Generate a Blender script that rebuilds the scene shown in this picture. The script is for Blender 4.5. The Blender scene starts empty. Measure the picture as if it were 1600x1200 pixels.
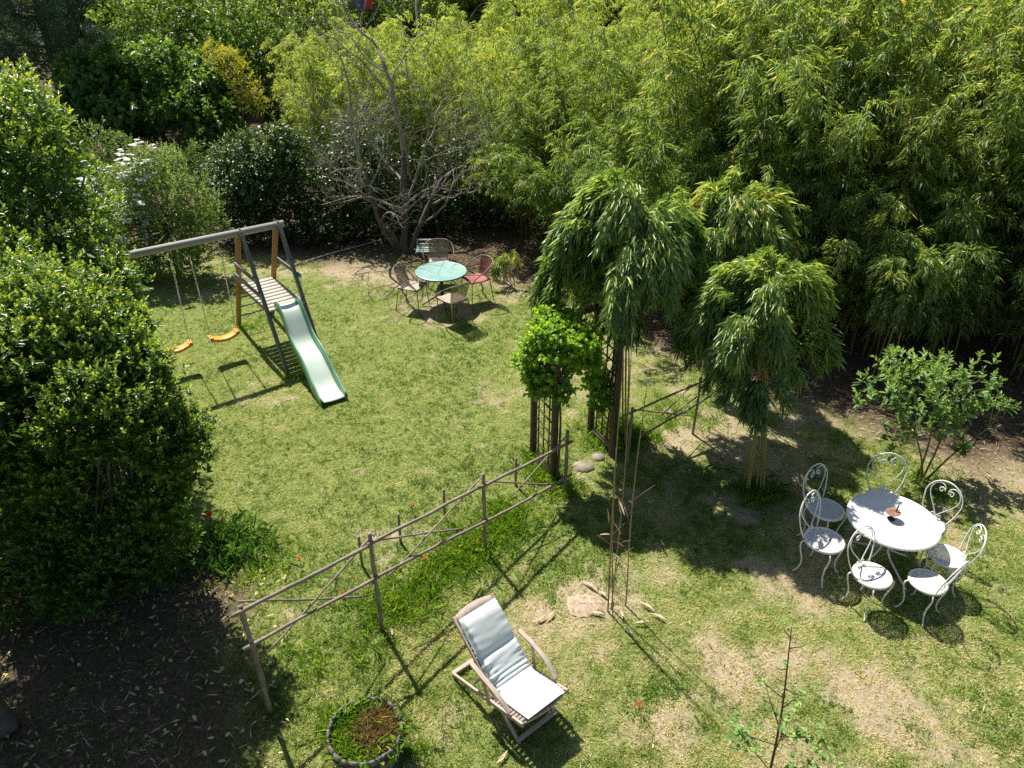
import bpy, math
import numpy as np
from mathutils import Vector, Matrix
R = math.radians
sc = bpy.context.scene
col = sc.collection

# ------------------------------------------------------------------ camera, sky, sun, exposure
CAMH, PITCH, FPX = 6.4, R(30.5), 1165.0
cam_d = bpy.data.cameras.new("camera"); cam = bpy.data.objects.new("camera", cam_d); col.objects.link(cam)
cam.location = (0, 0, CAMH); cam.rotation_euler = (R(90) - PITCH, 0, 0)
cam_d.sensor_width = 36; cam_d.lens = 36 * FPX / 1600; cam_d.clip_start = .1; cam_d.clip_end = 2000
sc.camera = cam
SUN_EL = R(55); SX, SY = .53, -.85                      # direction in which shadows fall
w = bpy.data.worlds.new("World"); sc.world = w; w.use_nodes = True
nt = w.node_tree; bg = nt.nodes["Background"]; sky = nt.nodes.new("ShaderNodeTexSky")
sky.sky_type = 'NISHITA'; sky.sun_disc = False; sky.sun_elevation = SUN_EL
sky.sun_rotation = math.atan2(-SX, -SY); sky.air_density = 1.0; sky.dust_density = 1.2
nt.links.new(sky.outputs[0], bg.inputs[0]); bg.inputs[1].default_value = 0.058
sd = bpy.data.lights.new("sun", 'SUN'); sd.energy = 4.9; sd.angle = R(.5); sd.color = (1, .935, .81)
so = bpy.data.objects.new("sun", sd); col.objects.link(so)
so.rotation_euler = Vector((SX * math.cos(SUN_EL), SY * math.cos(SUN_EL), -math.sin(SUN_EL))).to_track_quat('-Z', 'Y').to_euler()
sc.view_settings.view_transform = 'Standard'; sc.view_settings.look = 'None'
sc.view_settings.exposure = 0.68; sc.view_settings.gamma = 1
sc.cycles.max_bounces = 7; sc.cycles.diffuse_bounces = 3; sc.cycles.glossy_bounces = 2
sc.cycles.transmission_bounces = 4; sc.cycles.transparent_max_bounces = 12
sc.cycles.sample_clamp_indirect = 4; sc.cycles.use_denoising = False
sc.render.film_transparent = False

# ------------------------------------------------------------------ survey helpers (site coordinates)
_c, _s = math.cos(PITCH), math.sin(PITCH)
def _ray(px, py):
    x = (px - 800) / FPX; y = -(py - 600) / FPX
    return np.array([x, _c + y * _s, -_s + y * _c])
def G(px, py, z=0.):
    d = _ray(px, py); return np.array([0, 0, CAMH]) + d * ((z - CAMH) / d[2])
def Y(px, py, Yd):
    d = _ray(px, py); return np.array([0, 0, CAMH]) + d * (Yd / d[1])
rng = np.random.default_rng(7)

class Noise:
    def __init__(s, seed): s.t = np.random.default_rng(seed).random((256, 256))
    def one(s, x, y):
        xi = np.floor(x).astype(int); yi = np.floor(y).astype(int); fx = x - xi; fy = y - yi
        fx = fx * fx * (3 - 2 * fx); fy = fy * fy * (3 - 2 * fy)
        t = s.t; a = t[xi % 256, yi % 256]; b = t[(xi + 1) % 256, yi % 256]; c = t[xi % 256, (yi + 1) % 256]; d = t[(xi + 1) % 256, (yi + 1) % 256]
        return a + (b - a) * fx + (c - a) * fy + (a - b - c + d) * fx * fy
    def fbm(s, x, y, f, o=4, g=.55):
        v = 0; am = 1; tot = 0
        for k in range(o): v = v + am * s.one(x * f + 17 * k, y * f + 31 * k); tot += am; am *= g; f *= 2.03
        return v / tot

# ------------------------------------------------------------------ tagging and mesh helpers
def tag(o, label=None, cat=None, group=None, kind=None):
    if label: o['label'] = label
    if cat: o['category'] = cat
    if group: o['group'] = group
    if kind: o['kind'] = kind
    return o
def empty(name, loc=(0, 0, 0), rz=0, **k):
    o = bpy.data.objects.new(name, None); col.objects.link(o); o.empty_display_size = .2
    o.location = tuple(float(v) for v in loc); o.rotation_euler = (0, 0, rz); tag(o, **k); return o
def root_of(o):
    while o.parent: o = o.parent
    return o
def arr(name, V, F, mat, parent=None, local=False, attrs=None, smooth=False):
    """one mesh object from arrays; F is a list of (n,k) index arrays"""
    V = np.asarray(V, dtype=np.float32).reshape(-1, 3)
    if parent is not None and not local:
        V = V - np.array(root_of(parent).location, dtype=np.float32)
    F = [np.asarray(f, dtype=np.int32) for f in F if len(f)]
    me = bpy.data.meshes.new(name); me.vertices.add(len(V)); me.vertices.foreach_set('co', V.ravel())
    idx = np.concatenate([f.ravel() for f in F]); tot = np.concatenate([np.full(len(f), f.shape[1], np.int32) for f in F])
    st = np.concatenate([[0], np.cumsum(tot)[:-1]]).astype(np.int32)
    me.loops.add(len(idx)); me.loops.foreach_set('vertex_index', idx)
    me.polygons.add(len(tot)); me.polygons.foreach_set('loop_start', st)
    me.update(calc_edges=True)
    if smooth: me.polygons.foreach_set('use_smooth', np.ones(len(tot), bool))
    for k, v in (attrs or {}).items():
        a = me.attributes.new(k, 'FLOAT', 'FACE' if len(v) == len(tot) else 'POINT'); a.data.foreach_set('value', np.asarray(v, dtype=np.float32))
    me.materials.append(mat)
    o = bpy.data.objects.new(name, me); col.objects.link(o)
    if parent is not None: o.parent = parent
    return o
def unit(v): v = np.asarray(v, float); return v / (np.linalg.norm(v, axis=-1, keepdims=True) + 1e-9)

class MB:
    def __init__(s): s.v = []; s.f3 = []; s.f4 = []; s.n = 0
    def add(s, V, Q=(), T=()):
        V = np.asarray(V, float); s.v.append(V)
        if len(Q): s.f4.append(np.asarray(Q) + s.n)
        if len(T): s.f3.append(np.asarray(T) + s.n)
        s.n += len(V); return s
    def tube(s, P, r, n=6, closed=False, cap=True):
        P = np.asarray(P, float); m = len(P); r = np.broadcast_to(np.asarray(r, float), (m,))
        t = np.gradient(P, axis=0) if not closed else (np.roll(P, -1, 0) - np.roll(P, 1, 0))
        t = unit(t); ref = np.array([0, 0, 1.]) if abs(t[:, 2]).mean() < .8 else np.array([1., 0, 0])
        a = unit(np.cross(t, ref)); b = np.cross(t, a); ang = np.arange(n) * 2 * np.pi / n
        V = P[:, None] + r[:, None, None] * (a[:, None] * np.cos(ang)[None, :, None] + b[:, None] * np.sin(ang)[None, :, None])
        V = V.reshape(-1, 3); Q = []
        for i in range(m if closed else m - 1):
            j = (i + 1) % m
            for k in range(n): Q.append((i * n + k, i * n + (k + 1) % n, j * n + (k + 1) % n, j * n + k))
        T = []
        if cap and not closed:
            V = np.vstack([V, P[:1], P[-1:]]); e = m * n
            for k in range(n): T += [(e, (k + 1) % n, k), (e + 1, (m - 1) * n + k, (m - 1) * n + (k + 1) % n)]
        return s.add(V, Q, T)
    def box(s, c, h, ax=None):
        c = np.asarray(c, float); ax = np.eye(3) if ax is None else np.asarray(ax, float)
        sg = np.array([[x, y, z] for x in (-1, 1) for y in (-1, 1) for z in (-1, 1)], float)
        V = c + (sg * np.asarray(h)) @ ax
        return s.add(V, [(0, 1, 3, 2), (4, 6, 7, 5), (0, 4, 5, 1), (2, 3, 7, 6), (0, 2, 6, 4), (1, 5, 7, 3)])
    def bar(s, a, b, w_, h_, up=(0, 0, 1)):
        a = np.asarray(a, float); b = np.asarray(b, float); d = unit(b - a); sd_ = unit(np.cross(d, up)); u = np.cross(sd_, d)
        return s.box((a + b) / 2, (np.linalg.norm(b - a) / 2, w_ / 2, h_ / 2), np.array([d, sd_, u]))
    def lathe(s, prof, n=32, c=(0, 0, 0)):
        prof = np.asarray(prof, float); m = len(prof); ang = np.arange(n) * 2 * np.pi / n
        V = np.stack([prof[:, 0, None] * np.cos(ang), prof[:, 0, None] * np.sin(ang), np.repeat(prof[:, 1, None], n, 1)], -1).reshape(-1, 3) + np.asarray(c)
        Q = [(i * n + k, i * n + (k + 1) % n, (i + 1) * n + (k + 1) % n, (i + 1) * n + k) for i in range(m - 1) for k in range(n)]
        return s.add(V, Q)
    def grid(s, P):
        P = np.asarray(P, float); a, b = P.shape[:2]
        Q = [(i * b + j, (i + 1) * b + j, (i + 1) * b + j + 1, i * b + j + 1) for i in range(a - 1) for j in range(b - 1)]
        return s.add(P.reshape(-1, 3), Q)
    def build(s, name, mat, parent=None, local=False, smooth=False, bevel=0, thick=0, subsurf=0, wn=False):
        o = arr(name, np.vstack(s.v), [np.vstack(x) for x in (s.f4, s.f3) if x], mat, parent, local, smooth=smooth)
        if thick: m = o.modifiers.new('solid', 'SOLIDIFY'); m.thickness = thick; m.offset = 0
        if bevel: m = o.modifiers.new('bevel', 'BEVEL'); m.width = bevel; m.segments = 2; m.limit_method = 'ANGLE'
        if subsurf: m = o.modifiers.new('sub', 'SUBSURF'); m.levels = subsurf; m.render_levels = subsurf
        return o
def smoothpts(P, n=24):
    P = np.asarray(P, float); m = len(P); out = []
    Q = np.vstack([2 * P[0] - P[1], P, 2 * P[-1] - P[-2]])
    for i in range(m - 1):
        p0, p1, p2, p3 = Q[i:i + 4]
        for t in np.linspace(0, 1, max(2, n // (m - 1)), endpoint=False):
            out.append(.5 * (2 * p1 + (p2 - p0) * t + (2 * p0 - 5 * p1 + 4 * p2 - p3) * t * t + (3 * p1 - p0 - 3 * p2 + p3) * t ** 3))
    out.append(P[-1]); return np.array(out)
def copy_tree(o, parent=None):
    c = o.copy(); col.objects.link(c); c.parent = parent
    for ch in list(o.children): copy_tree(ch, c)
    return c

# ------------------------------------------------------------------ materials
def mat_new(name):
    m = bpy.data.materials.new(name); m.use_nodes = True; t = m.node_tree
    return m, t, t.nodes["Principled BSDF"]
def ramp(t, fac, stops):
    n = t.nodes.new("ShaderNodeValToRGB"); e = n.color_ramp.elements
    while len(e) < len(stops): e.new(.5)
    for i, (p, c) in enumerate(stops): e[i].position = p; e[i].color = (*c, 1)
    t.links.new(fac, n.inputs[0]); return n.outputs[0]
def noise(t, scale, detail=4, rough=.6, vec=None, coord='Object', stretch=None):
    n = t.nodes.new("ShaderNodeTexNoise"); n.inputs['Scale'].default_value = scale; n.inputs['Detail'].default_value = detail; n.inputs['Roughness'].default_value = rough
    tc = t.nodes.new("ShaderNodeTexCoord"); src = tc.outputs[coord]
    if stretch:
        mp = t.nodes.new("ShaderNodeMapping"); mp.inputs['Scale'].default_value = stretch; t.links.new(src, mp.inputs[0]); src = mp.outputs[0]
    t.links.new(src, n.inputs[0]); return n.outputs[0]
def mixc(t, f, a, b, mode='MIX'):
    n = t.nodes.new("ShaderNodeMix"); n.data_type = 'RGBA'; n.blend_type = mode
    for s_, v in ((n.inputs[0], f), (n.inputs[6], a), (n.inputs[7], b)):
        if isinstance(v, (int, float)): s_.default_value = v
        elif isinstance(v, tuple): s_.default_value = (*v, 1)
        else: t.links.new(v, s_)
    return n.outputs[2]
def attr(t, name):
    n = t.nodes.new("ShaderNodeAttribute"); n.attribute_name = name; return n.outputs['Fac']
def bump(t, p, h, strength=.3, dist=.01):
    b = t.nodes.new("ShaderNodeBump"); b.inputs['Strength'].default_value = strength; b.inputs['Distance'].default_value = dist
    t.links.new(h, b.inputs['Height']); t.links.new(b.outputs[0], p.inputs['Normal'])
def surf(name, c1, c2, scale=8, rough=.6, metal=0, bmp=.2, stretch=None, spec=.5, coord='Object', mid=None):
    m, t, p = mat_new(name); n = noise(t, scale, 5, .65, coord=coord, stretch=stretch)
    st = [(.3, c1), (.7, c2)] if mid is None else [(.25, c1), (.5, mid), (.75, c2)]
    t.links.new(ramp(t, n, st), p.inputs['Base Color']); p.inputs['Roughness'].default_value = rough; p.inputs['Metallic'].default_value = metal
    p.inputs['Specular IOR Level'].default_value = spec
    if bmp: bump(t, p, n, bmp, .004)
    return m
def leaf_mat(name, stops, trans=.35, rough=.42, spec=.5, tr_tint=(1.5, 1.35, .5)):
    """colour varies from leaf to leaf (young, old, sun and shade painted in by height) through the per-leaf 'tint' value"""
    m, t, p = mat_new(name); a = attr(t, 'tint'); stops = [(q_, tuple(min(.9, v * LEAFK) for v in c_)) for q_, c_ in stops]; spec *= .8; rough = min(.6, rough + .06); trans = min(.5, trans + .08)
    oi = t.nodes.new("ShaderNodeObjectInfo")
    ma = t.nodes.new("ShaderNodeMath"); ma.operation = 'MULTIPLY_ADD'; t.links.new(oi.outputs['Random'], ma.inputs[0]); ma.inputs[1].default_value = .16; ma.inputs[2].default_value = -.08
    ad = t.nodes.new("ShaderNodeMath"); ad.operation = 'ADD'; t.links.new(a, ad.inputs[0]); t.links.new(ma.outputs[0], ad.inputs[1])
    c = ramp(t, ad.outputs[0], stops)
    t.links.new(c, p.inputs['Base Color']); p.inputs['Roughness'].default_value = rough; p.inputs['Specular IOR Level'].default_value = spec
    tr = t.nodes.new("ShaderNodeBsdfTranslucent"); t.links.new(mixc(t, 1.0, c, tr_tint, 'MULTIPLY'), tr.inputs[0])
    mx = t.nodes.new("ShaderNodeMixShader"); mx.inputs[0].default_value = trans
    t.links.new(p.outputs[0], mx.inputs[1]); t.links.new(tr.outputs[0], mx.inputs[2])
    t.links.new(mx.outputs[0], t.nodes["Material Output"].inputs[0]); return m

M = {}; LEAFK = 2.15
M['bamboo_leaf'] = leaf_mat('bamboo_leaf', [(0, (.03, .062, .016)), (.4, (.085, .135, .032)), (.7, (.16, .21, .06)), (.93, (.24, .275, .095)), (1, (.38, .26, .09))], .38, .38, .6, (1.35, 1.3, .6))
M['bamboo_leaf_far'] = leaf_mat('bamboo_leaf_far', [(0, (.06, .10, .022)), (.4, (.15, .20, .05)), (.75, (.22, .265, .08)), (.93, (.31, .325, .125)), (1, (.42, .28, .10))], .42, .42, .5, (1.35, 1.3, .6))
LEAFK = 2.0
M['weeping_leaf'] = leaf_mat('weeping_leaf', [(0, (.03, .068, .018)), (.45, (.08, .14, .034)), (.8, (.19, .25, .06)), (.95, (.32, .34, .11)), (1, (.34, .28, .09))], .34, .33, .9, (1.3, 1.3, .6))
LEAFK = 1.75
M['laurel_leaf'] = leaf_mat('laurel_leaf', [(0, (.02, .05, .009)), (.35, (.055, .12, .014)), (.62, (.115, .20, .03)), (.9, (.20, .275, .055)), (1, (.28, .33, .09))], .36, .32, .8)
M['large_leaf'] = leaf_mat('large_leaf', [(0, (.05, .10, .02)), (.5, (.10, .19, .035)), (.85, (.19, .30, .06)), (1, (.28, .36, .09))], .35, .4, .8)
M['broad_leaf'] = leaf_mat('broad_leaf', [(0, (.03, .065, .014)), (.5, (.07, .13, .022)), (.85, (.13, .22, .03)), (1, (.25, .30, .06))], .32, .38, .7)
M['ivy_leaf'] = leaf_mat('ivy_leaf', [(0, (.014, .035, .012)), (.5, (.035, .075, .022)), (.9, (.08, .14, .04)), (1, (.16, .22, .06))], .2, .32, .8)
M['yellow_leaf'] = leaf_mat('yellow_leaf', [(0, (.15, .18, .03)), (.5, (.30, .30, .05)), (1, (.44, .40, .09))], .35, .5, .4)
M['bright_leaf'] = leaf_mat('bright_leaf', [(0, (.05, .12, .015)), (.5, (.13, .26, .03)), (1, (.30, .40, .06))], .35, .4, .6)
M['shrub_leaf'] = leaf_mat('shrub_leaf', [(0, (.06, .12, .035)), (.5, (.15, .24, .07)), (1, (.28, .36, .13))], .3, .42, .6)
M['pine_needle'] = leaf_mat('pine_needle', [(0, (.015, .036, .024)), (.6, (.05, .09, .055)), (1, (.13, .18, .11))], .12, .5, .4, (1.2, 1.2, .8))
M['pale_bush_leaf'] = leaf_mat('pale_bush_leaf', [(0, (.06, .11, .035)), (.5, (.13, .20, .065)), (1, (.25, .32, .12))], .3, .45, .5)
M['petal_white'] = leaf_mat('petal_white', [(0, (.6, .62, .55)), (1, (.85, .85, .8))], .2, .6, .3, (1, 1, 1))
M['petal_red'] = leaf_mat('petal_red', [(0, (.55, .015, .01)), (1, (.75, .05, .02))], .3, .5, .3, (1, .5, .4))
M['petal_yellow'] = leaf_mat('petal_yellow', [(0, (.75, .62, .2)), (1, (.85, .75, .3))], .3, .5, .3, (1, 1, .6))
LEAFK = 1.3
M['grass'] = leaf_mat('grass', [(0, (.09, .16, .032)), (.4, (.225, .295, .07)), (.66, (.38, .40, .15)), (1, (.64, .57, .38))], .35, .5, .35, (1.12, 1.15, .8))
M['tall_grass'] = leaf_mat('tall_grass', [(0, (.06, .14, .018)), (.5, (.14, .26, .035)), (1, (.36, .40, .09))], .42, .45, .5, (1.3, 1.3, .5))
M['iris_leaf'] = leaf_mat('iris_leaf', [(0, (.03, .09, .03)), (.5, (.06, .16, .04)), (1, (.14, .24, .07))], .3, .4, .6)
M['dry'] = leaf_mat('dry', [(0, (.16, .10, .055)), (.5, (.38, .28, .16)), (1, (.62, .53, .37))], .15, .7, .3, (1, .9, .6))
M['fallen'] = leaf_mat('fallen', [(0, (.20, .13, .05)), (.4, (.45, .36, .10)), (.7, (.45, .50, .22)), (1, (.55, .58, .38))], .15, .6, .4, (1, 1, .6))
M['red_stem'] = leaf_mat('red_stem', [(0, (.30, .17, .08)), (.5, (.46, .34, .17)), (1, (.60, .48, .28))], .1, .7, .3, (1, 1, 1))
M['culm'] = surf('culm', (.09, .11, .03), (.20, .19, .06), 3, .4, spec=.5, bmp=0)
M['culm_yellow'] = surf('culm_yellow', (.26, .22, .05), (.42, .34, .09), 3, .4, bmp=0)
M['dead_cane'] = surf('dead_cane', (.16, .09, .055), (.40, .30, .19), 2.5, .55, bmp=.1, mid=(.28, .2, .13), stretch=(8, 8, 1))
M['fence_cane'] = surf('fence_cane', (.15, .11, .09), (.38, .31, .25), 9, .7, bmp=.4, mid=(.25, .2, .165))
M['bark'] = surf('bark', (.05, .042, .035), (.17, .145, .12), 14, .85, bmp=.8, stretch=(1, 1, .25))
M['bare_bark'] = surf('bare_bark', (.15, .13, .11), (.42, .385, .33), 5, .8, bmp=.4)
M['twig'] = surf('twig', (.06, .045, .03), (.14, .105, .07), 9, .8, bmp=0)
M['wood_grey'] = surf('wood_grey', (.24, .23, .22), (.50, .48, .46), 14, .75, bmp=.35, stretch=(1, 6, 6))
M['leg_grey'] = surf('leg_grey', (.10, .105, .115), (.24, .24, .25), 10, .7, bmp=.3, stretch=(6, 6, 1))
M['leg_brown'] = surf('leg_brown', (.21, .105, .03), (.40, .235, .075), 9, .7, bmp=.25, stretch=(9, 9, 1))  # wood of the back legs, with their unlit brown look painted in
M['plank'] = surf('plank', (.42, .37, .31), (.66, .60, .53), 12, .75, bmp=.3, stretch=(1, 8, 1))
M['green_metal'] = surf('green_metal', (.01, .03, .022), (.02, .055, .04), 20, .4, bmp=0)
M['green_plastic'] = surf('green_plastic', (.12, .40, .22), (.18, .48, .29), 6, .42, bmp=0)
M['green_pale'] = surf('green_pale', (.24, .42, .30), (.36, .52, .42), 4, .45, bmp=0)
M['slide_bed'] = surf('slide_bed', (.60, .74, .66), (.76, .84, .78), 3, .38, bmp=.05)
M['orange'] = surf('orange', (.80, .27, .02), (.90, .40, .05), 5, .42, bmp=.05)
M['rope'] = surf('rope', (.50, .49, .44), (.72, .71, .66), 60, .9, bmp=.4)
M['rope_dark'] = surf('rope_dark', (.02, .025, .02), (.05, .055, .045), 60, .9, bmp=.3)
M['teak'] = surf('teak', (.30, .235, .20), (.58, .49, .43), 11, .75, bmp=.35, mid=(.44, .36, .31), stretch=(4, 1, 4))
M['cushion'] = surf('cushion', (.68, .74, .73), (.75, .80, .79), 3, .85, bmp=.15, spec=.25)
M['strap'] = surf('strap', (.02, .02, .022), (.05, .05, .05), 20, .8, bmp=0)
M['white_metal'] = surf('white_metal', (.70, .72, .72), (.82, .83, .82), 18, .42, bmp=.1)
M['table_white'] = surf('table_white', (.78, .79, .79), (.86, .86, .86), 6, .45, bmp=.05)
M['rust'] = surf('rust', (.13, .055, .04), (.36, .20, .15), 30, .8, bmp=.4)
M['rust_dark'] = surf('rust_dark', (.035, .015, .015), (.08, .035, .03), 30, .7, bmp=.3)
M['teal_top'] = surf('teal_top', (.20, .38, .36), (.30, .48, .46), 5, .4, bmp=.08)
M['dark_metal'] = surf('dark_metal', (.025, .025, .026), (.06, .057, .05), 20, .5, bmp=0)
M['brown_metal'] = surf('brown_metal', (.13, .10, .07), (.30, .25, .19), 20, .5, bmp=0)
M['seat_tan'] = surf('seat_tan', (.34, .27, .21), (.50, .42, .35), 60, .7, bmp=.3)
M['red_weave'] = surf('red_weave', (.26, .06, .065), (.40, .13, .13), 60, .6, bmp=.3)
M['trellis'] = surf('trellis', (.04, .027, .019), (.12, .082, .057), 12, .7, bmp=.3, stretch=(5, 5, 1))
M['barrel'] = surf('barrel', (.05, .045, .042), (.26, .24, .225), 9, .8, bmp=.5, stretch=(4, 4, 1))
M['iron'] = surf('iron', (.03, .03, .033), (.09, .08, .075), 14, .6, bmp=.3)
M['soil'] = surf('soil', (.06, .04, .028), (.20, .145, .10), 30, .95, bmp=.9)
M['stone'] = surf('stone', (.20, .17, .135), (.36, .31, .25), 12, .85, bmp=.15)
M['mound'] = surf('mound', (.26, .19, .13), (.56, .46, .36), 26, .95, bmp=.7)
M['pale_green_paint'] = surf('pale_green_paint', (.36, .48, .42), (.55, .64, .58), 15, .6, bmp=.2)
M['plaster'] = surf('plaster', (.46, .46, .50), (.56, .56, .60), 2, .9, bmp=.2)
M['roof_tile'] = surf('roof_tile', (.32, .13, .07), (.5, .24, .14), 12, .85, bmp=.6)
M['glass'] = surf('glass', (.02, .025, .03), (.05, .06, .07), 2, .08, bmp=0)
M['cloth_blue'] = surf('cloth_blue', (.10, .13, .30), (.16, .2, .42), 3, .9, bmp=.1)
M['cloth_red'] = surf('cloth_red', (.65, .05, .08), (.8, .12, .14), 3, .9, bmp=.1)
M['cloth_grey'] = surf('cloth_grey', (.16, .16, .2), (.24, .24, .28), 3, .9, bmp=.1)

def perforated(name, radial=True, c=(.76, .78, .78), scale=34, thr=.30):
    """punched sheet: rows of real see-through holes"""
    m, t, p = mat_new(name); p.inputs['Base Color'].default_value = (*c, 1); p.inputs['Roughness'].default_value = .45
    tc = t.nodes.new("ShaderNodeTexCoord"); vo = t.nodes.new("ShaderNodeTexVoronoi"); vo.voronoi_dimensions = '2D'
    vo.inputs['Randomness'].default_value = .12
    if radial:
        sp = t.nodes.new("ShaderNodeSeparateXYZ"); t.links.new(tc.outputs['Object'], sp.inputs[0])
        def mth(op, a, b=None):
            n = t.nodes.new("ShaderNodeMath"); n.operation = op
            for i, v in enumerate((a, b)):
                if v is None: continue
                if isinstance(v, (int, float)): n.inputs[i].default_value = v
                else: t.links.new(v, n.inputs[i])
            return n.outputs[0]
        r = mth('SQRT', mth('ADD', mth('MULTIPLY', sp.outputs[0], sp.outputs[0]), mth('MULTIPLY', sp.outputs[1], sp.outputs[1])))
        an = mth('ARCTAN2', sp.outputs[1], sp.outputs[0])
        cx = t.nodes.new("ShaderNodeCombineXYZ"); t.links.new(mth('MULTIPLY', r, 62.), cx.inputs[0]); t.links.new(mth('MULTIPLY', an, 48 / 6.2832), cx.inputs[1])
        vo.inputs['Scale'].default_value = 1; t.links.new(cx.outputs[0], vo.inputs['Vector'])
    else:
        vo.inputs['Scale'].default_value = scale; t.links.new(tc.outputs['Object'], vo.inputs['Vector'])
    lt = t.nodes.new("ShaderNodeMath"); lt.operation = 'LESS_THAN'; t.links.new(vo.outputs['Distance'], lt.inputs[0]); lt.inputs[1].default_value = thr
    tb = t.nodes.new("ShaderNodeBsdfTransparent"); mx = t.nodes.new("ShaderNodeMixShader")
    t.links.new(lt.outputs[0], mx.inputs[0]); t.links.new(p.outputs[0], mx.inputs[1]); t.links.new(tb.outputs[0], mx.inputs[2])
    t.links.new(mx.outputs[0], t.nodes["Material Output"].inputs[0]); return m
M['seat_perf'] = perforated('seat_perf')
M['mesh_brown'] = perforated('mesh_brown', False, (.26, .20, .14), 130, .24)
M['mesh_red'] = perforated('mesh_red', False, (.16, .045, .05), 130, .22)

# ------------------------------------------------------------------ leaves
def leaves(P, D, U, L, W, fold=.22, droop=.12, quad=True):
    """P base points, D directions, U rough face normals -> vertices and faces (two faces per leaf)"""
    n = len(P); L = np.broadcast_to(L, (n,))[:, None]; W = np.broadcast_to(W, (n,))[:, None]
    D = unit(D); S = unit(np.cross(D, U)); N = np.cross(S, D)
    dn = np.array([0, 0, -1.]) * droop
    tip = P + D * L + dn * L
    if quad:
        a = .32; b = .70
        V = np.stack([P, P + D * L * a + S * W * .5 + N * fold * W + dn * L * .1, P + D * L * b + S * W * .38 + N * fold * W + dn * L * .45, tip,
                      P + D * L * b - S * W * .38 + N * fold * W + dn * L * .45, P + D * L * a - S * W * .5 + N * fold * W + dn * L * .1], 1)
        k = np.arange(n)[:, None] * 6; F = np.concatenate([k + [0, 1, 2, 3], k + [0, 3, 4, 5]], 1).reshape(-1, 4)
    else:
        V = np.stack([P, P + D * L * .38 + S * W * .5 + N * fold * W, tip, P + D * L * .38 - S * W * .5 + N * fold * W], 1)
        k = np.arange(n)[:, None] * 4; F = np.concatenate([k + [0, 1, 2], k + [0, 2, 3]], 1).reshape(-1, 3)
    return V.reshape(-1, 3), F
def leaf_obj(name, packs, mat, parent=None, local=False):
    """packs: (P, D, U, L, W, tint, quad)"""
    V = []; F3 = []; F4 = []; t3 = []; t4 = []; off = 0
    for P, D, U, L, W, ti, quad, *dr in packs:
        if len(P) == 0: continue
        v, f = leaves(P, D, U, L, W, quad=quad, droop=dr[0] if dr else .12); tt = np.repeat(np.broadcast_to(ti, (len(P),)), 2)
        (F4 if quad else F3).append(f + off); (t4 if quad else t3).append(tt); V.append(v); off += len(v)
    F = []; T = []
    if F4: F.append(np.vstack(F4)); T += t4
    if F3: F.append(np.vstack(F3)); T += t3
    return arr(name, np.vstack(V), F, mat, parent, local, attrs={'tint': np.concatenate(T)})
def rdir(n, g): return unit(g.normal(size=(n, 3)))

def culm_curve(h, lean, g, arch=.5):
    t = np.linspace(0, 1, 14); a = g.uniform(0, 6.28) if lean is None else lean
    d = np.array([math.cos(a), math.sin(a), 0]); k = arch * h
    P = np.outer(t, [0, 0, h]) - np.outer(t ** 4, [0, 0, h * .13 * (arch / .3) ** 2 if arch < .6 else .3 * h]) + np.outer(.25 * t + .75 * t ** 2.6, d * k)
    return t, P
def bamboo(seed, h=5.4, n=6, leafL=.15, leafW=.021, br=.75, dens=1., tmin=.15, arch=.22, mat='bamboo_leaf', spread=.35, lean=None, young=0., culm_mat='culm'):
    """one clump: a few culms and the foliage they carry, around its own origin"""
    g = np.random.default_rng(seed); root = empty('bamboo_clump'); packs = []
    for i in range(n):
        hh = h * g.uniform(.72, 1.05); off = np.array([*g.normal(0, spread, 2), 0])
        la = None if lean is None else lean + g.normal(0, .9)
        t, P = culm_curve(hh, la, g, arch * g.uniform(.3, 1.5)); P = P + off
        mb = MB(); mb.tube(P, .016 * (1 - .8 * t) + .003, 5, cap=False); mb.build('culm', M[culm_mat], root, True, smooth=True)
        ts = np.arange(tmin + g.uniform(0, .05), 1.0, .19 / hh); nb = []
        for tt in ts:
            base = np.array([np.interp(tt, t, P[:, k]) for k in range(3)])
            for _ in range(g.integers(2, 4)):
                a = g.uniform(0, 6.28); Lb = br * g.uniform(.5, 1.15) * (1.05 - .55 * tt); e = g.uniform(.15, .8)
                nb.append((base, a, Lb, e))
        B = np.array([b[0] for b in nb]); A = np.array([b[1] for b in nb]); Lb = np.array([b[2] for b in nb]); E_ = np.array([b[3] for b in nb])
        dirs = np.stack([np.cos(A) * np.cos(E_), np.sin(A) * np.cos(E_), np.sin(E_)], 1)
        nc = max(2, int(5 * dens))
        for s in np.linspace(.3, 1, nc):
            C = B + dirs * (Lb * s)[:, None] - np.array([0, 0, 1.]) * (Lb * s * s * .55)[:, None]
            tang = unit(dirs - np.array([0, 0, 1.]) * (1.1 * s))
            for j in range(6):
                m = len(C); D = unit(tang * .8 + rdir(m, g) * .75 + np.array([0, 0, -.35]))
                U = unit(np.array([0, 0, 1.]) + rdir(m, g) * .6)
                tint = np.clip(g.normal(.40 + young, .2, m) + .33 * (C[:, 2] / hh - .55), 0, .93); tint[g.random(m) < .02] = 1.  # height term paints lit tops and shaded bottoms into the tint
                packs.append((C + rdir(m, g) * .05, D, U, leafL * g.uniform(.6, 1.15, m), leafW * g.uniform(.8, 1.2, m), tint, False, .15))
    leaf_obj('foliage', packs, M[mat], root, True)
    return root

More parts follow.
